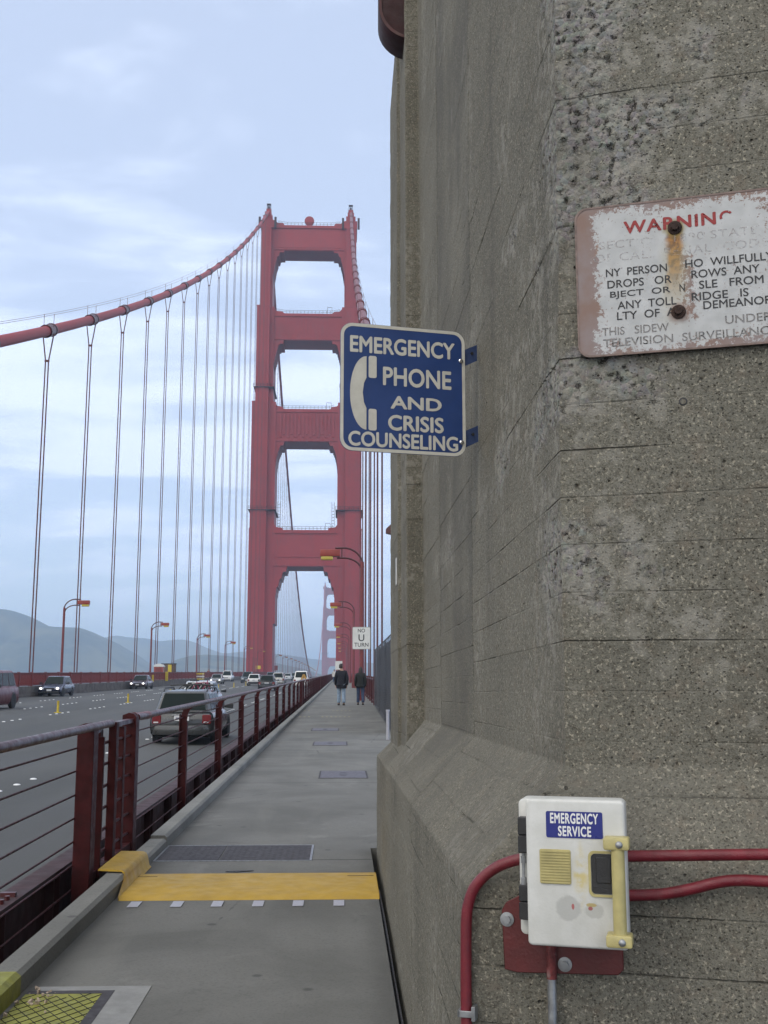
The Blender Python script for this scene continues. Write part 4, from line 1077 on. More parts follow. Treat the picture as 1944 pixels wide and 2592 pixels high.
# ------------------------------------------------------------------ towers
def tower(y0, label):
    tw = empty('bridge_tower', (XC, y0, 0), label=label, cat='bridge tower', group='bridge towers')
    LV = [(-70, 52.5, 17.65, 9.8, 8.0), (52.5, 93.7, 17.5, 9.9, 7.4), (93.7, 126, 16.55, 11.0, 6.8), (126, 153.2, 15.6, 11.75, 6.2)]
    for s in (-1, 1):
        m = MB()
        for z0, z1, xo, xi, d in LV:
            f = 12.35
            m.box(min(s * xo, s * f), max(s * xo, s * f), -d, d, z0, z1)                  # main shaft
            m.box(min(s * (f + .02), s * xi), max(s * (f - .02), s * xi), -d + 1.3, d - 1.3, z0, z1 - .01)   # recessed inner rib
            m.box(min(s * (xo - 1.2), s * (f + 1.1)), max(s * (xo - 1.2), s * (f + 1.1)), -d - .22, d + .22, z0, z1 - .8)  # raised front plate
            m.box(min(s * (xo + .06), s * (f - .0)), max(s * (xo + .06), s * (f - .0)), -d - .08, d + .08, z1 - .5, z1 - .02)
        lg = m.build('leg', M['tower_red'], tw)
        b = MB()
        for zb_, k in ((58.3, 0), (98.3, 2)):
            z0, z1, xo, xi, d = LV[1 if k == 0 else 2]
            x0, x1 = sorted((s * (xi - .55), s * (xo + .55)))
            b.box(x0, x1, -d - .7, d + .7, zb_, zb_ + .22)
            for hz in (.7, 1.2): b.tube([(x0, -d - .7, zb_ + hz), (x1, -d - .7, zb_ + hz)], .05, 4); b.tube([(x0, d + .7, zb_ + hz), (x1, d + .7, zb_ + hz)], .05, 4)
            for x in np.linspace(x0, x1, 7): b.tube([(x, -d - .7, zb_), (x, -d - .7, zb_ + 1.25)], .06, 4)
        b.build('balcony', M['dark_red'], lg)
        c = MB()      # saddle housing stepped up to the lantern
        for z0, z1, a, d in ((153.2, 155.8, 2.15, 5.6), (155.8, 157.9, 1.55, 4.6), (157.9, 159.9, 1.05, 3.2), (159.9, 161.7, .62, 1.4), (161.7, 161.9, .85, .85)):
            c.box(s * 13.75 - a, s * 13.75 + a, -d, d, z0, z1)
        cp_ = c.build('saddle_housing', M['tower_red'], tw)
        c = MB()
        for x in (-.6, 0, .6):
            for yy in (-.6, .6): c.tube([(s * 13.75 + x, yy, 161.9), (s * 13.75 + x, yy, 163.8)], .07, 4)
        c.box(s * 13.75 - .7, s * 13.75 + .7, -.7, .7, 163.7, 163.8); c.box(s * 13.75 - .35, s * 13.75 + .35, -.35, .35, 161.9, 163.0)
        for x in (-2.6, 2.6): c.box(s * 13.75 + x - .35, s * 13.75 + x + .35, -5.4, -4.8, 153.2, 157.0)
        c.build('lantern', M['dark_red'], cp_)
    def half(pts): return pts + [(-x, z) for x, z in reversed(pts)]
    # each portal strut is a plate with stepped brackets into the legs
    ST = [
        (half([(-11.7, 136.3), (-11.45, 138.0), (-11.2, 139.6), (-10.9, 141.2), (-10.5, 142.6), (-9.9, 143.7), (-9.6, 144.9), (-8.2, 145.1), (-7.9, 145.7)]), half([(-12.0, 156.4), (-10.9, 155.9), (-10.5, 155.4), (-8.6, 155.3), (-8.2, 154.6)]), 4.4),
        (half([(-11.1, 104.5), (-10.9, 107), (-10.5, 108.6), (-10.1, 110.4), (-9.6, 112.2), (-9.1, 113.2), (-7.9, 113.6), (-7.5, 114.7)]), half([(-11.7, 126.2), (-10.9, 125.4), (-10.2, 124.7), (-8.4, 124.5), (-7.8, 123.9)]), 4.9),
        (half([(-9.95, 69.5), (-9.75, 73.0), (-9.45, 75.5), (-9.0, 77.4), (-8.4, 78.9), (-7.4, 79.6), (-6.9, 80.8)]), half([(-11.1, 94.8), (-10.5, 93.6), (-9.6, 92.6), (-7.9, 92.3), (-7.4, 91.6)]), 5.6),
        (half([(-9.85, 21.6), (-9.2, 22.8), (-9.2, 30.2), (-8.85, 33.4), (-8.3, 34.2), (-7.9, 36.0), (-7.3, 36.8), (-6.9, 38.6), (-5.9, 39.0), (-5.4, 40.6)]), half([(-9.9, 53.9), (-9.3, 53.1), (-7.4, 52.9), (-7.0, 52.2)]), 6.5)]
    for i, (low, top, d) in enumerate(ST):
        m = MB()
        def stairs(pts):      # the brackets step out in small square setbacks
            out = [pts[0]]
            for (xa, za), (xb, zb_) in zip(pts[:-1], pts[1:]):
                k_ = 2 if abs(zb_ - za) > 1.2 else 1
                for q in range(k_):
                    x1_, z1_ = xa + (xb - xa) * (q + 1) / k_, za + (zb_ - za) * (q + 1) / k_
                    if abs(out[-1][0] - x1_) > .02 and abs(out[-1][1] - z1_) > .02: out.append((out[-1][0], z1_) if xb < 0 or True else (x1_, out[-1][1]))
                    out.append((x1_, z1_))
            return out
        hl_ = low[:len(low) // 2]; hl_ = stairs(hl_)
        poly = hl_ + [(-x, z) for x, z in reversed(hl_)] + list(reversed(top))
        m.prism(poly, -d, d)
        zl = max(z for x, z in low); zt = min(z for x, z in top)
        xw = 11.6 if i < 2 else 10.2
        m.box(-xw, xw, -d - .30, -d - .01, zl + .2, zl + .85); m.box(-xw, xw, -d - .35, -d - .01, zt - 1.1, zt - .5)
        if i in (1, 2):
            for k in range(15): x = -8.4 + k * 1.2; m.box(x - .34, x + .34, -d - (.14 if i == 1 else .30), -d - .01, zl + 1.4 + (.9 if k % 2 else 0), zt - 1.5)
        elif i == 3:
            m.box(-8.6, 8.6, -d - .2, -d - .01, zl + 3.0, zl + 3.2)
        else:
            m.box(-10.8, 10.8, -d - .2, -d - .01, zl + 1.0, zl + 1.3)
        st = m.build('portal_strut', M['tower_red'], tw)
        r = MB(); xr = 10.4 if i < 2 else 8.6
        for hz in (.55, 1.1): r.tube([(-xr, -d + .2, zt + .9 + hz * .6), (-7.6, -d + .2, zt + hz), (7.6, -d + .2, zt + hz), (xr, -d + .2, zt + .9 + hz * .6)], .05, 4)
        for k in range(13): x = -7.2 + k * 1.2; r.tube([(x, -d + .2, zt), (x, -d + .2, zt + 1.1)], .05, 4)
        if i: r.box(6.2, 6.3, -d, -d + .1, zt, zt + 2.2); r.box(7.7, 7.8, -d, -d + .1, zt, zt + 2.2); r.box(6.2, 7.8, -d, -d + .1, zt + 2.1, zt + 2.2)
        r.build('catwalk_rail', M['dark_red'], st)
    b = MB(); b.lathe([(.2, -.45), (1.55, -.45), (1.62, 0), (1.55, .45), (.2, .45)], (0, -3.7, 156.4), 'y', 28); b.box(-.9, .9, -4.1, -3.3, 154.5, 155.6)
    b.build('beacon', M['tower_red'], tw, smooth=True)
    for s in (-1, 1):
        m = MB()
        x = s * 9.0
        for q in (0, .8): m.tube([(x - s * q, -4.2, 53), (x - s * q, -4.2, 61.5)], .06, 4)
        for k in range(8): m.tube([(x, -4.2, 53.6 + k), (x - s * .8, -4.2, 53.6 + k)], .06, 4)
        m.build('ladder', M['dark_red'], tw)
    return tw
tower(343 + 6, 'big red suspension bridge tower with four stepped portals, nearest')
t2 = None
for ch in [o for o in bpy.data.objects if o.name == 'bridge_tower']:
    t2 = copy_tree(ch); t2.location.y = 1623
    t2['label'] = 'small hazy pink bridge tower far away, seen through the lowest portal'

# ------------------------------------------------------------------ street lamps
def lamp():
    L = empty('street_lamp', cat='street lamp')
    m = MB(); m.tube([(0, 0, -.2), (0, 0, .5), (0, 0, 7.3)], [.15, .125, .105], 12); m.box(-.17, .17, -.17, .17, -.1, .42); m.build('pole', M['red'], L, smooth=True)
    m = MB()
    up = [(.06, 0, 7.0)] + [(.06 - 1.05 + 1.05 * math.cos(R(a)), 0, 7.05 + 1.02 * math.sin(R(a))) for a in range(0, 91, 9)] + [(-1.45, 0, 8.05)]
    dn = [(-.04, 0, 6.9)] + [(-.04 - .95 + .95 * math.cos(R(a)), 0, 6.85 + .68 * math.sin(R(a))) for a in range(0, 91, 9)] + [(-1.35, 0, 7.52)]
    m.tube(up, .055, 8); m.tube(dn, .05, 8); m.box(-1.12, -1.06, -.03, .03, 7.53, 8.06); m.build('bracket_arm', M['rail_red'], L, smooth=True)
    m = MB(); m.box(-2.25, -1.19, -.2, .2, 7.60, 7.96); m.build('lamp_head', M['lampred'], L, bevel=.03, seg=2)
    m = MB(); m.box(-2.20, -1.56, -.17, .17, 7.41, 7.605); m.build('lens', M['lampyellow'], L, bevel=.03, seg=2)
    return L
proto = lamp(); first = True
for i in range(9):
    o = proto if first else copy_tree(proto); first = False
    y = 58.5 + 45.6 * i; o.location = (1.05 + .05 * min(i, 3), y, dz(y))
    if y > 343: o.location = (1.1, y, dz(y))
    tag(o, OR[i] + ' red street lamp in the row along the sidewalk' + (', behind the no u turn sign' if i == 0 else ''), group='street lamps along the sidewalk')
for i in range(20):
    y = 93.2 + 42.8 * i
    if 335 < y < 362: continue
    o = copy_tree(proto); o.location = (-23.3, y, dz(y)); o.rotation_euler = (0, 0, math.pi); o.scale = (.93, .93, .93)
    tag(o, (OR[i] + ' red street lamp in the row on the far left side of the road') if i < 6 else 'tiny far red street lamp in the row beyond the tower', group='street lamps on the far side')

# ------------------------------------------------------------------ no u turn sign and small signs
ns = empty('no_u_turn_sign', (1.02, 58.30, dz(58.4) + 3.25), label='white no u turn sign fixed to the nearest right hand lamp post', cat='traffic sign')
m = MB(); m.prism(rrect(-.48, .48, -.59, .59, .06), 0, .012); m.build('panel', M['whitesign'], ns)
m = MB(); o_, i_ = rrect(-.478, .478, -.588, .588, .058), rrect(-.455, .455, -.565, .565, .045); n = len(o_)
m.add([(x, -.002, z) for x, z in o_] + [(x, -.002, z) for x, z in i_], [(i, (i + 1) % n, (i + 1) % n + n, i + n) for i in range(n)]); m.build('border', simple('grey sign edge', (.25, .25, .24), .5), ns)
text('lettering', 'NO', (-.19, .19, .295, .495), M['blacktext'], ns, -.003, .012)
text('lettering', 'U', (-.155, .155, -.165, .195), M['blacktext'], ns, -.003, .012)
text('lettering', 'TURN', (-.375, .375, -.455, -.245), M['blacktext'], ns, -.003, .012)
m = MB(); m.box(-.14, .14, .012, .30, -.30, -.26); m.box(-.14, .14, .012, .30, .26, .30); m.build('bracket', M['darksteel'], ns)
def small_sign(x, y, w, h, z, mat, lab, pole=True):
    s = empty('road_sign', (x, y, dz(y)), label=lab, cat='sign')
    m = MB(); m.prism(rrect(-w / 2, w / 2, z, z + h, .05), -.02, 0); m.build('panel', mat, s)
    m = MB(); m.tube([(0, .05, -.3), (0, .05, z + h * .8)], .045, 6); m.build('post', M['red'], s)
small_sign(-.42, 150, .95, 1.15, 1.75, M['whitesign'], 'pale square sign behind the head of the man in the navy coat')
small_sign(-22.9, 305, 1.3, .9, 2.2, M['yellow'], 'small yellow sign at the foot of the left tower leg')
small_sign(-22.9, 385, 1.4, 1.6, 2.0, M['red'], 'small dark red sign just right of the left tower leg')

# ------------------------------------------------------------------ lane dots and delineators
dot = MB(); dot.lathe([(.062, -.02), (.062, .004), (.052, .014), (.03, .021), (.006, .023)], seg=14)
dot = dot.build('lane_dot', M['white_dot'], smooth=True)
LINES = [(-5.35, 'first lane line from the near railing'), (-8.45, 'second lane line, in front of the delineators'), (-11.75, 'lane line with the yellow delineators'), (-14.95, 'lane line beyond the delineators'), (-18.1, 'farthest lane line')]
LINES = [(-5.55, LINES[0][1]), (-8.9, LINES[1][1]), (-12.15, LINES[2][1]), (-15.3, LINES[3][1]), (-18.5, LINES[4][1])]
used = False
for x, lab in LINES:
    y = 17.5
    while y < (150 if x < -10 else 110):
        for q in range(4):
            yy = y + q * 1.02
            if (yy * 2780 and 865 + x * 2780 / yy < -25): continue
            o = dot if not used else dot.copy()
            if used: COL.objects.link(o)
            used = True
            o.location = (x, yy, dz(yy) + roadz(x)); o.scale = (1, 1.15, 1)
            tag(o, 'white raised pavement dot on the ' + lab, 'lane dot', 'white pavement dots')
        y += 7.4
dl = empty('delineator', cat='delineator')
m = MB(); m.tube([(0, 0, 0), (0, 0, .52)], [.05, .045], 10); m.build('tube', M['yellow'], dl, smooth=True)
m = MB(); m.tube([(0, 0, .34), (0, 0, .50)], .054, 10); m.build('reflector_band', simple('amber band', (.42, .30, .02), .5), dl, smooth=True)
m = MB(); m.box(-.13, .13, -.13, .13, 0, .03); m.build('foot', M['yellow'], dl)
for i, y in enumerate((49.5, 65.5, 81.5, 97.5, 113, 129, 145, 161, 177)):
    o = dl if i == 0 else copy_tree(dl)
    o.location = (-12.45, y, dz(y) - .30)
    tag(o, OR[i] + ' yellow tube delineator in the row along the middle of the road', group='yellow delineators on the road')

# ------------------------------------------------------------------ vehicles
def lerp(a, b, t): return a + (b - a) * t
def car(name, label, cat, x, y, facing, paintm, L=4.4, W=1.74, Hh=1.45, kind='sedan', lights=True, dark_low=False):
    """built with its nose towards +y; facing -1 turns it towards the camera"""
    rt = empty(name, (x, y, dz(y) + roadz(x)), (PITCHDECK * facing, 0, 0 if facing > 0 else math.pi), label, cat, 'cars on the bridge road')
    hw = W / 2; wr = .31 if Hh < 1.6 else .36
    belt = Hh * (.60 if Hh < 1.6 else .56); zb = .20
    K = {'sedan': dict(wsb=.29, wst=.47, rt=.73, rb=.86, hood=.80, trunk=.97), 'hatch': dict(wsb=.28, wst=.46, rt=.86, rb=.965, hood=.80, trunk=1.), 'wagon': dict(wsb=.27, wst=.44, rt=.90, rb=.975, hood=.80, trunk=1.),
         'van': dict(wsb=.17, wst=.33, rt=.94, rb=.985, hood=.82, trunk=1.), 'suv': dict(wsb=.25, wst=.38, rt=.93, rb=.98, hood=.88, trunk=1.), 'pickup': dict(wsb=.28, wst=.38, rt=.56, rb=.62, hood=.92, trunk=.95)}[kind]
    def Y(t): return L / 2 - t * L
    st = [(0., .50, .42, .86), (.012, .30, belt * .66, .93), (.05, zb, belt * K['hood'] * .92, .97), (.14, zb, belt * K['hood'], 1.), (K['wsb'] - .01, zb, belt * .97, 1.), (K['wsb'] + .05, zb, belt, 1.), (K['rb'] - .12, zb, belt, 1.), (K['rb'], zb, belt * K['trunk'], .99), (.965, zb + .03, belt * K['trunk'] * .99, .975), (.99, .30, belt * .93, .945), (1., .42, belt * .80, .90)]
    rings = []
    for t, z0, z1, ws in st:
        w_ = hw * ws; h = z1 - z0
        half = [(w_ * .86, z0), (w_ * .97, z0 + h * .16), (w_ * 1.0, z0 + h * .45), (w_ * .985, z0 + h * .72), (w_ * .945, z0 + h * .93), (w_ * .88, z1), (w_ * .45, z1 + .012)]
        rings.append([(a, Y(t), b) for a, b in half] + [(-a, Y(t), b) for a, b in reversed(half)])
    m = MB(); m.loft(rings); m.build('body', paintm, rt, smooth=True, angle=40)
    # cabin
    bw, rw = hw * .88, hw * .70
    b0, b1, r0, r1 = Y(K['wsb']), Y(K['rb']), Y(K['wst']), Y(K['rt'])
    rb_ = [(bw, b0 + .0), (bw, b1), (-bw, b1), (-bw, b0)]
    bz = belt * .96
    m = MB()
    rings = []
    for t in (0, .5, .86, .93, .975, 1.):
        z = lerp(bz, Hh, t); ins = (0, 0, 0, .018, .06, .17)[(0, .5, .86, .93, .975, 1.).index(t)]
        w_ = lerp(bw, rw, t) - ins; f, bk = lerp(b0, r0, t) - ins * 1.4, lerp(b1, r1, t) + ins * 1.4
        c_ = .12
        rings.append([(w_, f - c_, z), (w_, bk + c_, z), (w_ - c_, bk, z), (-w_ + c_, bk, z), (-w_, bk + c_, z), (-w_, f - c_, z), (-w_ + c_, f, z), (w_ - c_, f, z)])
    m.loft(rings); m.build('cabin', paintm, rt, smooth=True, angle=62)
    def pane(nm, A_, B_, C_, D_, u0, u1, v0, v1, mat=M['glass'], off=.012):
        A_, B_, C_, D_ = map(Vector, (A_, B_, C_, D_))
        f = lambda u, v: A_.lerp(B_, u).lerp(D_.lerp(C_, u), v)
        q = [f(u0, v0), f(u1, v0), f(u1, v1), f(u0, v1)]
        nrm = (q[1] - q[0]).cross(q[3] - q[0]).normalized()
        cen = Vector((0, (b0 + b1) / 2, belt))
        if nrm.dot(q[0] - cen) < 0: nrm = -nrm
        mm = MB(); mm.add([p + nrm * off for p in q] + [p - nrm * .02 for p in q], [(0, 1, 2, 3), (7, 6, 5, 4), (0, 4, 5, 1), (1, 5, 6, 2), (2, 6, 7, 3), (3, 7, 4, 0)])
        return mm.build(nm, mat, rt)
    zT = Hh
    pane('windshield', (-bw, b0, bz), (bw, b0, bz), (rw, r0, zT), (-rw, r0, zT), .06, .94, .08, .90)
    rwn = pane('rear_window', (-bw, b1, bz), (bw, b1, bz), (rw, r1, zT), (-rw, r1, zT), .08, .92, .14, .86)
    nw = 2 if kind in ('sedan', 'hatch', 'pickup') else 3
    for s in (-1, 1):
        cuts = [.10, .48, .93] if nw == 2 else [.09, .38, .66, .95]
        if kind == 'pickup': cuts = [.12, .9]
        for a, b in zip(cuts[:-1], cuts[1:]):
            pane('side_window', (s * bw, b0, bz), (s * bw, b1, bz), (s * rw, r1, zT), (s * rw, r0, zT), a + .012, b - .012, .12, .84)
    for ty in (.17, .80 if kind != 'pickup' else .82):
        for s in (-1, 1):
            wx = s * (hw - .09)
            wh = MB(); wh.lathe([(wr * .55, -.10), (wr * .93, -.10), (wr, -.05), (wr, .07), (wr * .93, .105), (wr * .62, .105)] if s > 0 else [(wr * .55, .10), (wr * .93, .10), (wr, .05), (wr, -.07), (wr * .93, -.105), (wr * .62, -.105)], (0, 0, 0), 'x', 20)
            wo = wh.build('wheel', M['tyre'], rt, smooth=True, loc=(wx, Y(ty), wr))
            rm = MB(); rm.lathe([(wr * .64, s * .085), (wr * .60, s * .098), (wr * .30, s * .085), (wr * .12, s * .100), (.01, s * .100)], (0, 0, 0), 'x', 16); rm.build('rim', M['rim'], wo, smooth=True)
            ar = MB(); ar.lathe([(wr * 1.16, s * (hw - .12)), (wr * 1.16, s * (hw + .004)), (wr * .9, s * (hw + .004))], (0, Y(ty), wr + .01), 'x', 20); ar.build('wheel_arch', M['trim'], rt)
    # front: lamps, grille, plate
    for s in (-1, 1):
        m = MB(); xx = s * hw * .66
        m.prism(rrect(xx - .17, xx + .17, belt * .60 - .02, belt * .60 + .13, .05), Y(.028), Y(.0)); hl = m.build('headlight', M['lens_clear'], rt, bevel=.01, seg=1)
        if lights:
            m = MB(); m.lathe([(.085, Y(.002)), (.075, Y(-.004)), (.01, Y(-.005))], (xx + s * .02, 0, belt * .60 + .055), 'y', 14); m.build('bulb', M['lamp_on'], hl)
    m = MB(); m.prism(rrect(-hw * .42, hw * .42, belt * .60 - .02, belt * .60 + .10, .03), Y(.02), Y(-.002)); m.build('grille', M['trim'], rt)
    m = MB(); m.prism(rrect(-hw * .8, hw * .8, .27, .38, .03), Y(.03), Y(-.006)); m.build('bumper_intake', M['trim'], rt)
    m = MB(); m.box(-.17, .17, Y(-.012), Y(.02), .40, .52); m.build('number_plate', M['plate'], rt)
    # rear: lamps, bumper, plate
    tall = kind in ('van', 'suv', 'wagon', 'hatch')
    zr0, zr1 = (belt * .64, belt * .64 + .25) if tall else (belt * .72, belt * .72 + .16)
    for s in (-1, 1):
        m = MB(); xx = s * hw * .77
        m.prism(rrect(xx - .12, xx + .12, zr0, zr1, .04), Y(1.004), Y(.95)); tl = m.build('tail_light', M['lens_red'], rt, bevel=.012, seg=1)
        m = MB(); m.prism(rrect(xx - .08, xx + .05, zr0 + .03, zr0 + .065, .012), Y(1.0065), Y(.96)); m.build('reflector', M['plate'], tl)
    m = MB()
    xs_ = [-hw * .96, -hw * .86, -hw * .5, 0, hw * .5, hw * .86, hw * .96]; yb = [Y(.965), Y(.998), Y(1.016), Y(1.02), Y(1.016), Y(.998), Y(.965)]
    m.loft([[(a, b, z) for a, b in zip(xs_, yb)] + [(a, b + .12, z) for a, b in reversed(list(zip(xs_, yb)))] for z in (.27, .52)]); m.build('bumper', M['trim'] if dark_low else paintm, rt, bevel=.02, seg=2)
    m = MB(); m.box(-.20, .20, Y(1.008), Y(.97), belt * .74, belt * .74 + .13); np_ = m.build('number_plate', M['plate'], rt)
    m = MB(); m.box(-.15, .15, Y(1.0095), Y(.98), belt * .74 + .045, belt * .74 + .09); m.build('plate_digits', simple('plate digits', (.12, .13, .18), .5, 0, .8, 26), np_)
    for s in (-1, 1):
        m = MB(); m.loft([[(s * (hw * .93), b0 - .22, belt + .03), (s * (hw * .93), b0 - .30, belt + .03), (s * (hw * .93), b0 - .30, belt + .10), (s * (hw * .93), b0 - .22, belt + .10)], [(s * (hw + .20), b0 - .20, belt + .0), (s * (hw + .20), b0 - .32, belt + .0), (s * (hw + .20), b0 - .32, belt + .15), (s * (hw + .20), b0 - .20, belt + .15)]]); m.build('mirror', M['trim'] if kind != 'wagon' else paintm, rt, bevel=.015, seg=1)
    return rt, dict(Y=Y, belt=belt, hw=hw, rw=rw, r0=r0, r1=r1, H=Hh, L=L, b1=b1, bw=bw, bz=bz)
PT = {'maroon': simple('maroon car paint', (.10, .010, .017), .4, 0, .1, 2, coat=.2), 'navy': paint('navy car paint', (.012, .014, .045)), 'dkmaroon': paint('dark maroon car paint', (.045, .010, .016)),
      'silver': paint('silver car paint', (.40, .39, .36), .6), 'white': paint('white car paint', (.62, .62, .60), 0), 'grey': paint('metallic grey car paint', (.060, .062, .062), .45),
      'pale': paint('pale silver car paint', (.48, .50, .50), .4), 'black': paint('black car paint', (.012, .013, .015), .2), 'green': paint('grey green car paint', (.055, .075, .08), .4), 'blue': paint('dull blue car paint', (.05, .07, .10), .4)}
pw, d = car('wagon', 'grey station wagon seen from behind through the near railing, red tail lights', 'car', -4.30, 32.6, 1, PT['grey'], 4.68, 1.74, 1.44, 'wagon', False)
for s in (-1, 1):
    m = MB(); xx = s * (d['rw'] - .02)
    m.tube([(xx, d['r0'] - .1, d['H'] - .06), (xx, d['r0'] - .22, d['H'] + .05), (xx, d['r1'] + .32, d['H'] + .06), (xx, d['r1'] + .14, d['H'] - .04)], .020, 8); m.build('roof_rail', M['trim'], pw, smooth=True)
m = MB(); m.tube([(0, d['r1'] + .30, d['H'] - .02), (0, d['r1'] + .12, d['H'] + .24)], .008, 6); m.build('antenna', M['trim'], pw)
m = MB(); m.box(-.26, .26, -d['L'] / 2 - .035, -d['L'] / 2 + .1, d['belt'] * .90, d['belt'] * .93); m.build('tailgate_trim', M['chrome'], pw)
for yy in (-.2, .75):
    m = MB(); m.tube([(x, yy - .3, d['H'] + .09 + .05 * math.cos(x * 1.8)) for x in np.linspace(-d['rw'], d['rw'], 9)], .020, 6); m.build('cross_bar', M['trim'], pw, smooth=True)
bc, d = car('hatchback', 'pale silver car ahead of the grey wagon with bicycles racked on its back', 'car', -6.75, 54.5, 1, PT['pale'], 4.2, 1.72, 1.47, 'hatch', False)
m = MB(); m.tube([(-.35, -d['L'] / 2 - .05, .75), (-.35, -d['L'] / 2 - .45, 1.12)], .02, 6); m.tube([(.35, -d['L'] / 2 - .05, .75), (.35, -d['L'] / 2 - .45, 1.12)], .02, 6); m.build('bike_rack', M['trim'], bc)
def bicycle(y, lab, colm, dx):
    b = empty('bicycle', (-6.75 + dx, y, dz(y) - .41 + .60), label=lab, cat='bicycle', group='bicycles on the rear rack')
    for wx in (-.5, .5):
        w_ = MB(); w_.tube([(wx + .33 * math.cos(a), 0, .33 + .33 * math.sin(a)) for a in np.linspace(0, 2 * math.pi, 25)], .022, 6, False)
        for a in np.linspace(0, math.pi, 7): w_.tube([(wx + .32 * math.cos(a), 0, .33 + .32 * math.sin(a)), (wx - .32 * math.cos(a), 0, .33 - .32 * math.sin(a))], .003, 3)
        w_.build('wheel', M['black'], b)
    f = MB()
    for p, q in (((-.5, .33), (-.15, .78)), ((-.15, .78), (.35, .80)), ((.35, .80), (0, .30)), ((0, .30), (-.15, .86)), ((-.5, .33), (0, .30)), ((.34, .90), (.5, .33))): f.tube([(p[0], 0, p[1]), (q[0], 0, q[1])], .022, 6)
    f.build('frame', colm, b)
    m = MB(); m.tube([(.34, -.25, .93), (.34, .25, .93)], .016, 6); m.build('handlebar', M['trim'], b)
    m = MB(); m.prism([(-.28, .87), (-.02, .87), (-.05, .91), (-.28, .92)], -.06, .06); m.build('saddle', M['black'], b)
bicycle(52.2, 'white framed bicycle on the back of the pale silver car', M['white'], -.05)
bicycle(52.0, 'crimson framed bicycle on the back of the pale silver car', simple('crimson frame', (.30, .02, .08), .4), .15)
car('van', 'maroon minivan cut off by the left edge of the photo', 'van', -17.1, 54.2, -1, PT['maroon'], 4.8, 1.85, 1.86, 'van', False)
car('hatchback', 'dark blue hatchback with headlights on, coming towards the camera', 'car', -21.1, 83.2, -1, PT['navy'], 4.15, 1.74, 1.46, 'hatch')
car('sedan', 'dark maroon sedan with headlights on, in front of the far railing', 'car', -21.0, 117.5, -1, PT['dkmaroon'], 4.8, 1.80, 1.44, 'sedan')
car('sedan', 'beige silver sedan with headlights on, in front of the white sport utility', 'car', -18.2, 163, -1, PT['silver'], 4.6, 1.76, 1.45, 'sedan')
car('sport_utility', 'white sport utility vehicle behind the beige sedan', 'car', -20.8, 203, -1, PT['white'], 4.9, 1.95, 1.95, 'suv', False)
car('sport_utility', 'grey green sport utility at the foot of the left tower leg', 'car', -15.2, 180, -1, PT['green'], 4.6, 1.85, 1.80, 'suv', False)
car('hatchback', 'white car with dark bumper seen from behind, left of the black wagon', 'car', -11.2, 144, 1, PT['white'], 4.3, 1.74, 1.5, 'hatch', False, True)
car('wagon', 'black wagon with a white number plate seen from behind over the railing', 'car', -7.5, 113.5, 1, PT['black'], 4.5, 1.78, 1.55, 'wagon', False)
car('sport_utility', 'dull blue car roof showing just beyond the black wagon', 'car', -11.0, 176, 1, PT['blue'], 4.6, 1.8, 1.75, 'suv', False)
car('van', 'silver minivan with red tail lights beyond the black wagon', 'van', -8.9, 158, 1, PT['silver'], 4.7, 1.85, 1.72, 'van', False)
car('sedan', 'distant black car with one bright headlight beyond the minivan', 'car', -13.6, 262, -1, PT['black'], 4.5, 1.78, 1.5, 'sedan')
car('sedan', 'distant silver car right of the black one with the headlight', 'car', -11.2, 232, 1, PT['pale'], 4.5, 1.76, 1.46, 'sedan', False)
car('sedan', 'tiny dark car far off, left of the white pickup roof', 'car', -10.8, 256, 1, PT['green'], 4.5, 1.76, 1.5, 'sedan', False)
car('van', 'white high roofed van showing above the railing where it turns solid red', 'van', -5.0, 139, 1, PT['white'], 5.2, 1.98, 2.02, 'suv', False)
os_ = empty('work_sign', (-1.98, 58.0, dz(58.0)), label='small orange folding sign on the railing in front of the white van', cat='sign')
m = MB(); m.prism([(-.17, 1.08), (-.05, 1.36), (.05, 1.36), (.17, 1.08), (.08, 1.08), (0, 1.20), (-.08, 1.08)], -.015, .015); m.build('panel', M['orange'], os_)
m = MB(); m.tube([(0, 0, .1), (0, 0, 1.3)], .02, 6); m.build('stand', M['darksteel'], os_)

# ------------------------------------------------------------------ west sidewalk clutter
pt = empty('portable_toilet', (-24.1, 147.5, dz(147.5)), label='red portable toilet with a white roof behind the far railing', cat='portable toilet')
m = MB(); m.box(-.6, .6, -.6, .6, 0, 2.1); m.build('cabin', M['lampred'], pt, bevel=.03)
m = MB(); m.prism([(-.66, 2.1), (-.66, 2.2), (-.45, 2.42), (0, 2.52), (.45, 2.42), (.66, 2.2), (.66, 2.1)], -.66, .66); m.build('roof', M['white'], pt)
m = MB(); m.box(-.40, .40, -.64, -.6, .15, 1.95); m.build('door', M['red'], pt, bevel=.01, seg=1)
bx = empty('site_cabinet', (-23.6, 152.5, dz(152.5)), label='dark brown cabinet with yellow edge beside the portable toilet', cat='cabinet')
m = MB(); m.box(-.9, .9, -.6, .6, 0, 2.5); m.build('case', M['timber'], bx, bevel=.03)
m = MB(); m.box(-.05, .45, -.66, -.6, .2, 2.4); m.build('door', M['yellow'], bx, bevel=.01, seg=1)
m = MB(); m.box(-.98, .98, -.68, .68, 2.5, 2.58); m.build('lid', M['darksteel'], bx)
for i, (y, w_, h, lab) in enumerate(((131.5, .12, .8, 'yellow upright marker board left of the portable toilet on the far railing'), (141.5, .22, 1.15, 'yellow upright board on the far railing just below the portable toilet'))):
    m = MB(); m.prism(rrect(-w_, w_, .30, .30 + h, .03), -.03, .03)
    tag(m.build('marker_board', M['yellow'], loc=(WR + .22, y, dz(y)), bevel=.008, seg=1), lab, 'marker board')
bd = empty('barricade', (WR + .35, 172, dz(172) - .3), label='yellow and white striped barricade against the far railing right of the toilet', cat='barricade')
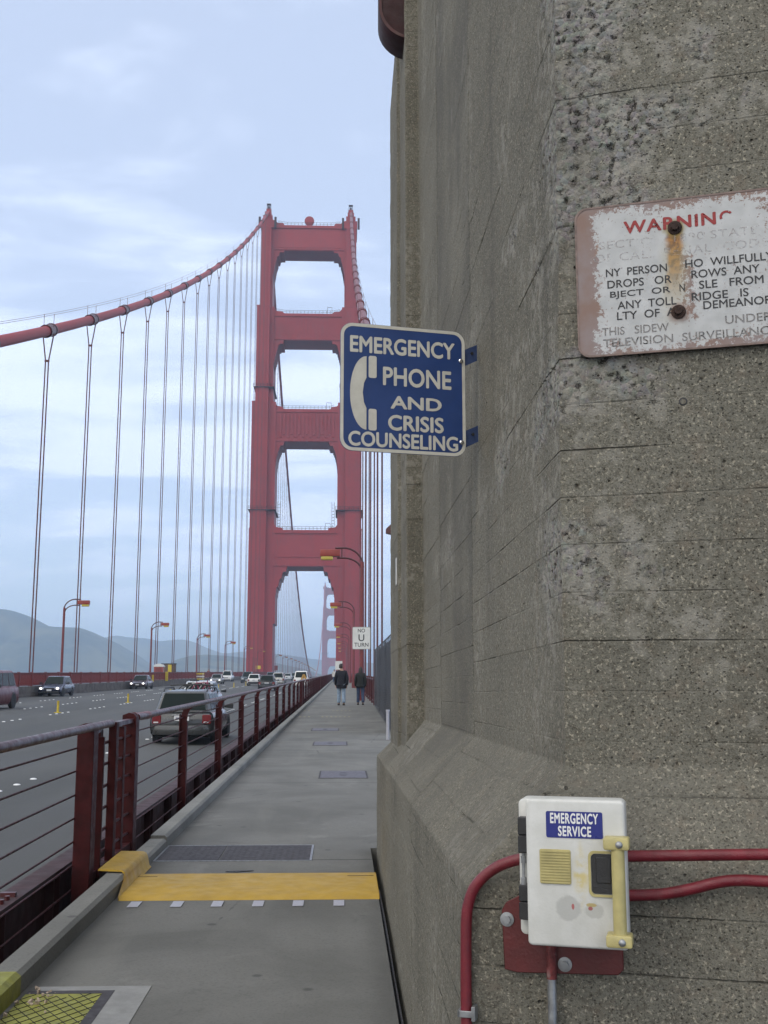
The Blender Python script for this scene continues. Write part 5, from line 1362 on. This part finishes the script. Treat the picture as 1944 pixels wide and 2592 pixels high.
for z in (.55, .95, 1.35):
    m = MB(); m.box(-.9, .9, -.03, .03, z, z + .2); m.build('board', M['yellow'] if z != .95 else M['white'], bd)
for x in (-.7, .7):
    m = MB(); m.box(x - .04, x + .04, -.05, .05, 0, 1.6); m.build('leg', M['white'], bd)
m = MB(); 
for i in range(3):
    y = 290 + i * 4; m.box(-23.3 + .2 * i, -23.0 + .2 * i, y, y + .3, dz(y), dz(y) + 5.2)
tag(m.build('scaffold_posts', M['red']), 'cluster of red upright steel posts left of the tower leg', 'steel posts')

# ------------------------------------------------------------------ people
def skin_mesh(name, pts, edges, rad, mat, parent, root=0, sub=2):
    me = bpy.data.meshes.new(name); me.from_pydata(pts, edges, []); me.update()
    o = bpy.data.objects.new(name, me); COL.objects.link(o); o.parent = parent
    md = o.modifiers.new('skin', 'SKIN'); md.use_smooth_shade = True
    sd_ = me.skin_vertices[0].data
    for i, r in enumerate(rad):
        sd_[i].radius = (r, r) if not isinstance(r, tuple) else r
        sd_[i].use_root = (i == root)
    sb = o.modifiers.new('sub', 'SUBSURF'); sb.levels = sub; sb.render_levels = sub
    me.materials.append(mat)
    return o
def person(label, x, y, rz, coat, trousers, step, coat_len, hairlen, hscale=1.0, turn=0., arms=0., zoff=0., woman=False):
    p = empty('person', (x, y, dz(y) + zoff), (0, 0, rz), label, 'person'); p.scale = (hscale,) * 3
    sh = .19 if not woman else .165; hp = .095
    s = step
    fl, fr = (-hp - .015, .16 * s, .05), (hp + .015, -.16 * s, .05)
    pts = [(0, 0, .96), (0, 0, 1.15), (0, .01, 1.38), (0, .005, 1.50), (0, .02, 1.57), (0, .03, 1.66), (0, .03, 1.745)]
    ed = [(0, 1), (1, 2), (2, 3), (3, 4), (4, 5), (5, 6)]; rad = [(.155, .12), (.135, .105), (.17, .115), (.062, .06), (.062, .07), (.078, .098), (.05, .06)]
    def chain(st, lst):
        i0 = st
        for q, r in lst: pts.append(q); rad.append(r); ed.append((i0, len(pts) - 1)); i0 = len(pts) - 1
    for sx, f in ((-1, fl), (1, fr)):
        fwd = f[1]
        chain(0, [((sx * hp, 0, .88), .092), ((sx * (hp + .005), fwd * .55 + .02, .50), .062), ((f[0], fwd - .02, .10), .042), ((f[0], fwd + .06, .035), .038), ((f[0], fwd + .15, .03), .03)])
    hands = []
    for sx in (-1, 1):
        sw = -sx * s * .14 + arms
        chain(2, [((sx * sh, .0, 1.42), .062), ((sx * (sh + .055), -.03 + sw * .3, 1.14), .045), ((sx * (sh + .05), .05 + sw, .90), .034), ((sx * (sh + .045), .08 + sw, .82), .036)])
        hands.append((sx, Vector((sx * (sh + .045), .085 + sw, .815))))
    # fingers as short chains on the hand
    for sx, h in hands:
        hi_ = min(range(len(pts)), key=lambda i: (Vector(pts[i]) - h).length)
        for k, ln in enumerate((.07, .08, .075, .06)):
            chain(hi_, [((h.x, h.y + .03 - k * .02, h.z - .05), .010), ((h.x - sx * .012, h.y + .034 - k * .02, h.z - .05 - ln), .007)])
        chain(hi_, [((h.x - sx * .03, h.y + .045, h.z - .03), .010), ((h.x - sx * .035, h.y + .055, h.z - .07), .008)])
    skin_mesh('body', pts, ed, rad, M['skin'], p)
    # face on the +y side of the head
    hd_ = empty('head_features', (0, .03, 1.66), (0, 0, turn)); hd_.parent = p
    m = MB(); m.loft([[(-.012, .092, .02), (.012, .092, .02), (.004, .094, .035), (-.004, .094, .035)], [(-.016, .115, -.015), (.016, .115, -.015), (.004, .10, .02), (-.004, .10, .02)]]); m.build('nose', M['skin'], hd_)
    for sx in (-1, 1):
        m = MB(); m.lathe([(.002, -.012), (.012, -.006), (.012, .006), (.002, .012)], (sx * .032, .088, .022), 'y', 10); m.build('eye', M['black'], hd_)
        m = MB(); m.lathe([(.006, -.008), (.026, 0), (.006, .008)], (sx * .082, -.01, 0), 'x', 10); m.build('ear', M['skin'], hd_)
    m = MB(); m.box(-.025, .025, .084, .096, -.05, -.042); m.build('mouth', simple('lips', (.30, .10, .09), .5), hd_)
    # hair
    rings = []
    for k in range(9):
        a = k / 8; zz_ = .125 - a * (.20 + hairlen)
        w_ = .098 * math.sin(min(1., .18 + a * (1.6 if hairlen < .1 else 3.0)) * math.pi / 2) + (.03 * a if hairlen > .1 else 0)
        fy = (.06 - .10 * a) if a > .15 else .055
        rings.append([(w_ * math.cos(t_), fy * (1 if math.sin(t_) > 0 else 0) * math.sin(t_) + (-.115 * math.sin(min(1., .3 + a * 2) * math.pi / 2) * -math.sin(t_) if math.sin(t_) < 0 else 0), zz_) for t_ in np.linspace(0, 2 * math.pi, 17)[:-1]])
    m = MB(); m.loft(rings); ho = m.build('hair', M['hair'], p, smooth=True, angle=80, loc=(0, .03, 1.665), rot=(0, 0, turn))
    # coat: body, skirt and sleeves
    sk = coat_len
    cp_ = [(0, 0, 1.0), (0, 0, 1.2), (0, .005, 1.38), (0, .0, 1.53), (0, 0, .86), (0, .0, sk + .05), (0, .0, sk)]
    ce = [(0, 1), (1, 2), (2, 3), (0, 4), (4, 5), (5, 6)]; cr = [(.215, .17), (.195, .15), (.205, .145), (.098, .095), (.235, .19), (.25, .205), (.26, .215)]
    for sx in (-1, 1):
        sw = -sx * s * .14 + arms
        i0 = 2
        for q, r in (((sx * (sh + .005), 0, 1.41), .085), ((sx * (sh + .07), -.035 + sw * .3, 1.14), .07), ((sx * (sh + .055), .05 + sw, .86), .06)):
            cp_.append(q); cr.append(r); ce.append((i0, len(cp_) - 1)); i0 = len(cp_) - 1
    skin_mesh('coat', cp_, ce, cr, coat, p)
    tp = [(0, 0, .97)]; te = []; tr_ = [(.17, .135)]
    for sx, f in ((-1, fl), (1, fr)):
        i0 = 0
        for q, r in (((sx * hp, 0, .86), .108), ((sx * (hp + .005), f[1] * .55 + .02, .50), .085), ((f[0], f[1] - .02, .18), .078), ((f[0], f[1] - .015, .09), .08)):
            tp.append(q); tr_.append(r); te.append((i0, len(tp) - 1)); i0 = len(tp) - 1
    skin_mesh('trousers', tp, te, tr_, trousers, p)
    for f in (fl, fr):
        m = MB(); m.loft([[(f[0] - .045, f[1] - .085, z0_), (f[0] + .045, f[1] - .085, z0_), (f[0] + .052, f[1] + .06, z0_), (f[0] + .03, f[1] + .17, z0_), (f[0] - .03, f[1] + .17, z0_), (f[0] - .052, f[1] + .06, z0_)] for z0_ in (-.005, .03, .07)]); m.build('shoe', M['shoe'], p, bevel=.015, seg=2)
    return p
person('person in a long dark navy coat and pale jeans walking away, head turned right', -.02, 50.2, 0, M['navy_coat'], M['jeans_light'], .55, .71, 0., 1.04, R(-60), 0.)
person('person with long dark hair, black jacket and dark jeans walking away on the right', .86, 50.9, R(4), M['dark_coat'], M['jeans_dark'], .5, .80, .40, .965, R(20), 0., woman=True)
person('distant person in a pale striped top on the left of the sidewalk', -1.02, 150, math.pi, M['paletop'], M['jeans_dark'], .4, .95, 0., 1.0)
person('distant person in dark clothes mostly hidden behind the navy coat', -.5, 142, math.pi, M['navy_coat'], M['jeans_dark'], .4, .9, 0., 1.0)
person('person in dark red walking on the far sidewalk, only head and shoulders above the railing', -22.95, 192, math.pi, M['redtop'], M['jeans_dark'], .3, .9, 0., 1.06)

# ------------------------------------------------------------------ haze
hz = MB(); hz.box(-9200, 9200, -500, 9700, -68.2, 320)
hm = bpy.data.materials.new('sea haze'); hm.use_nodes = True
ht = hm.node_tree; ht.nodes.clear()
ho_ = ht.nodes.new('ShaderNodeOutputMaterial'); hv = ht.nodes.new('ShaderNodeVolumePrincipled')
hv.inputs['Color'].default_value = (.62, .79, 1.0, 1); hv.inputs['Density'].default_value = .00036; hv.inputs['Anisotropy'].default_value = .2
ht.links.new(hv.outputs[0], ho_.inputs['Volume'])
tag(hz.build('haze', hm), kind='stuff')
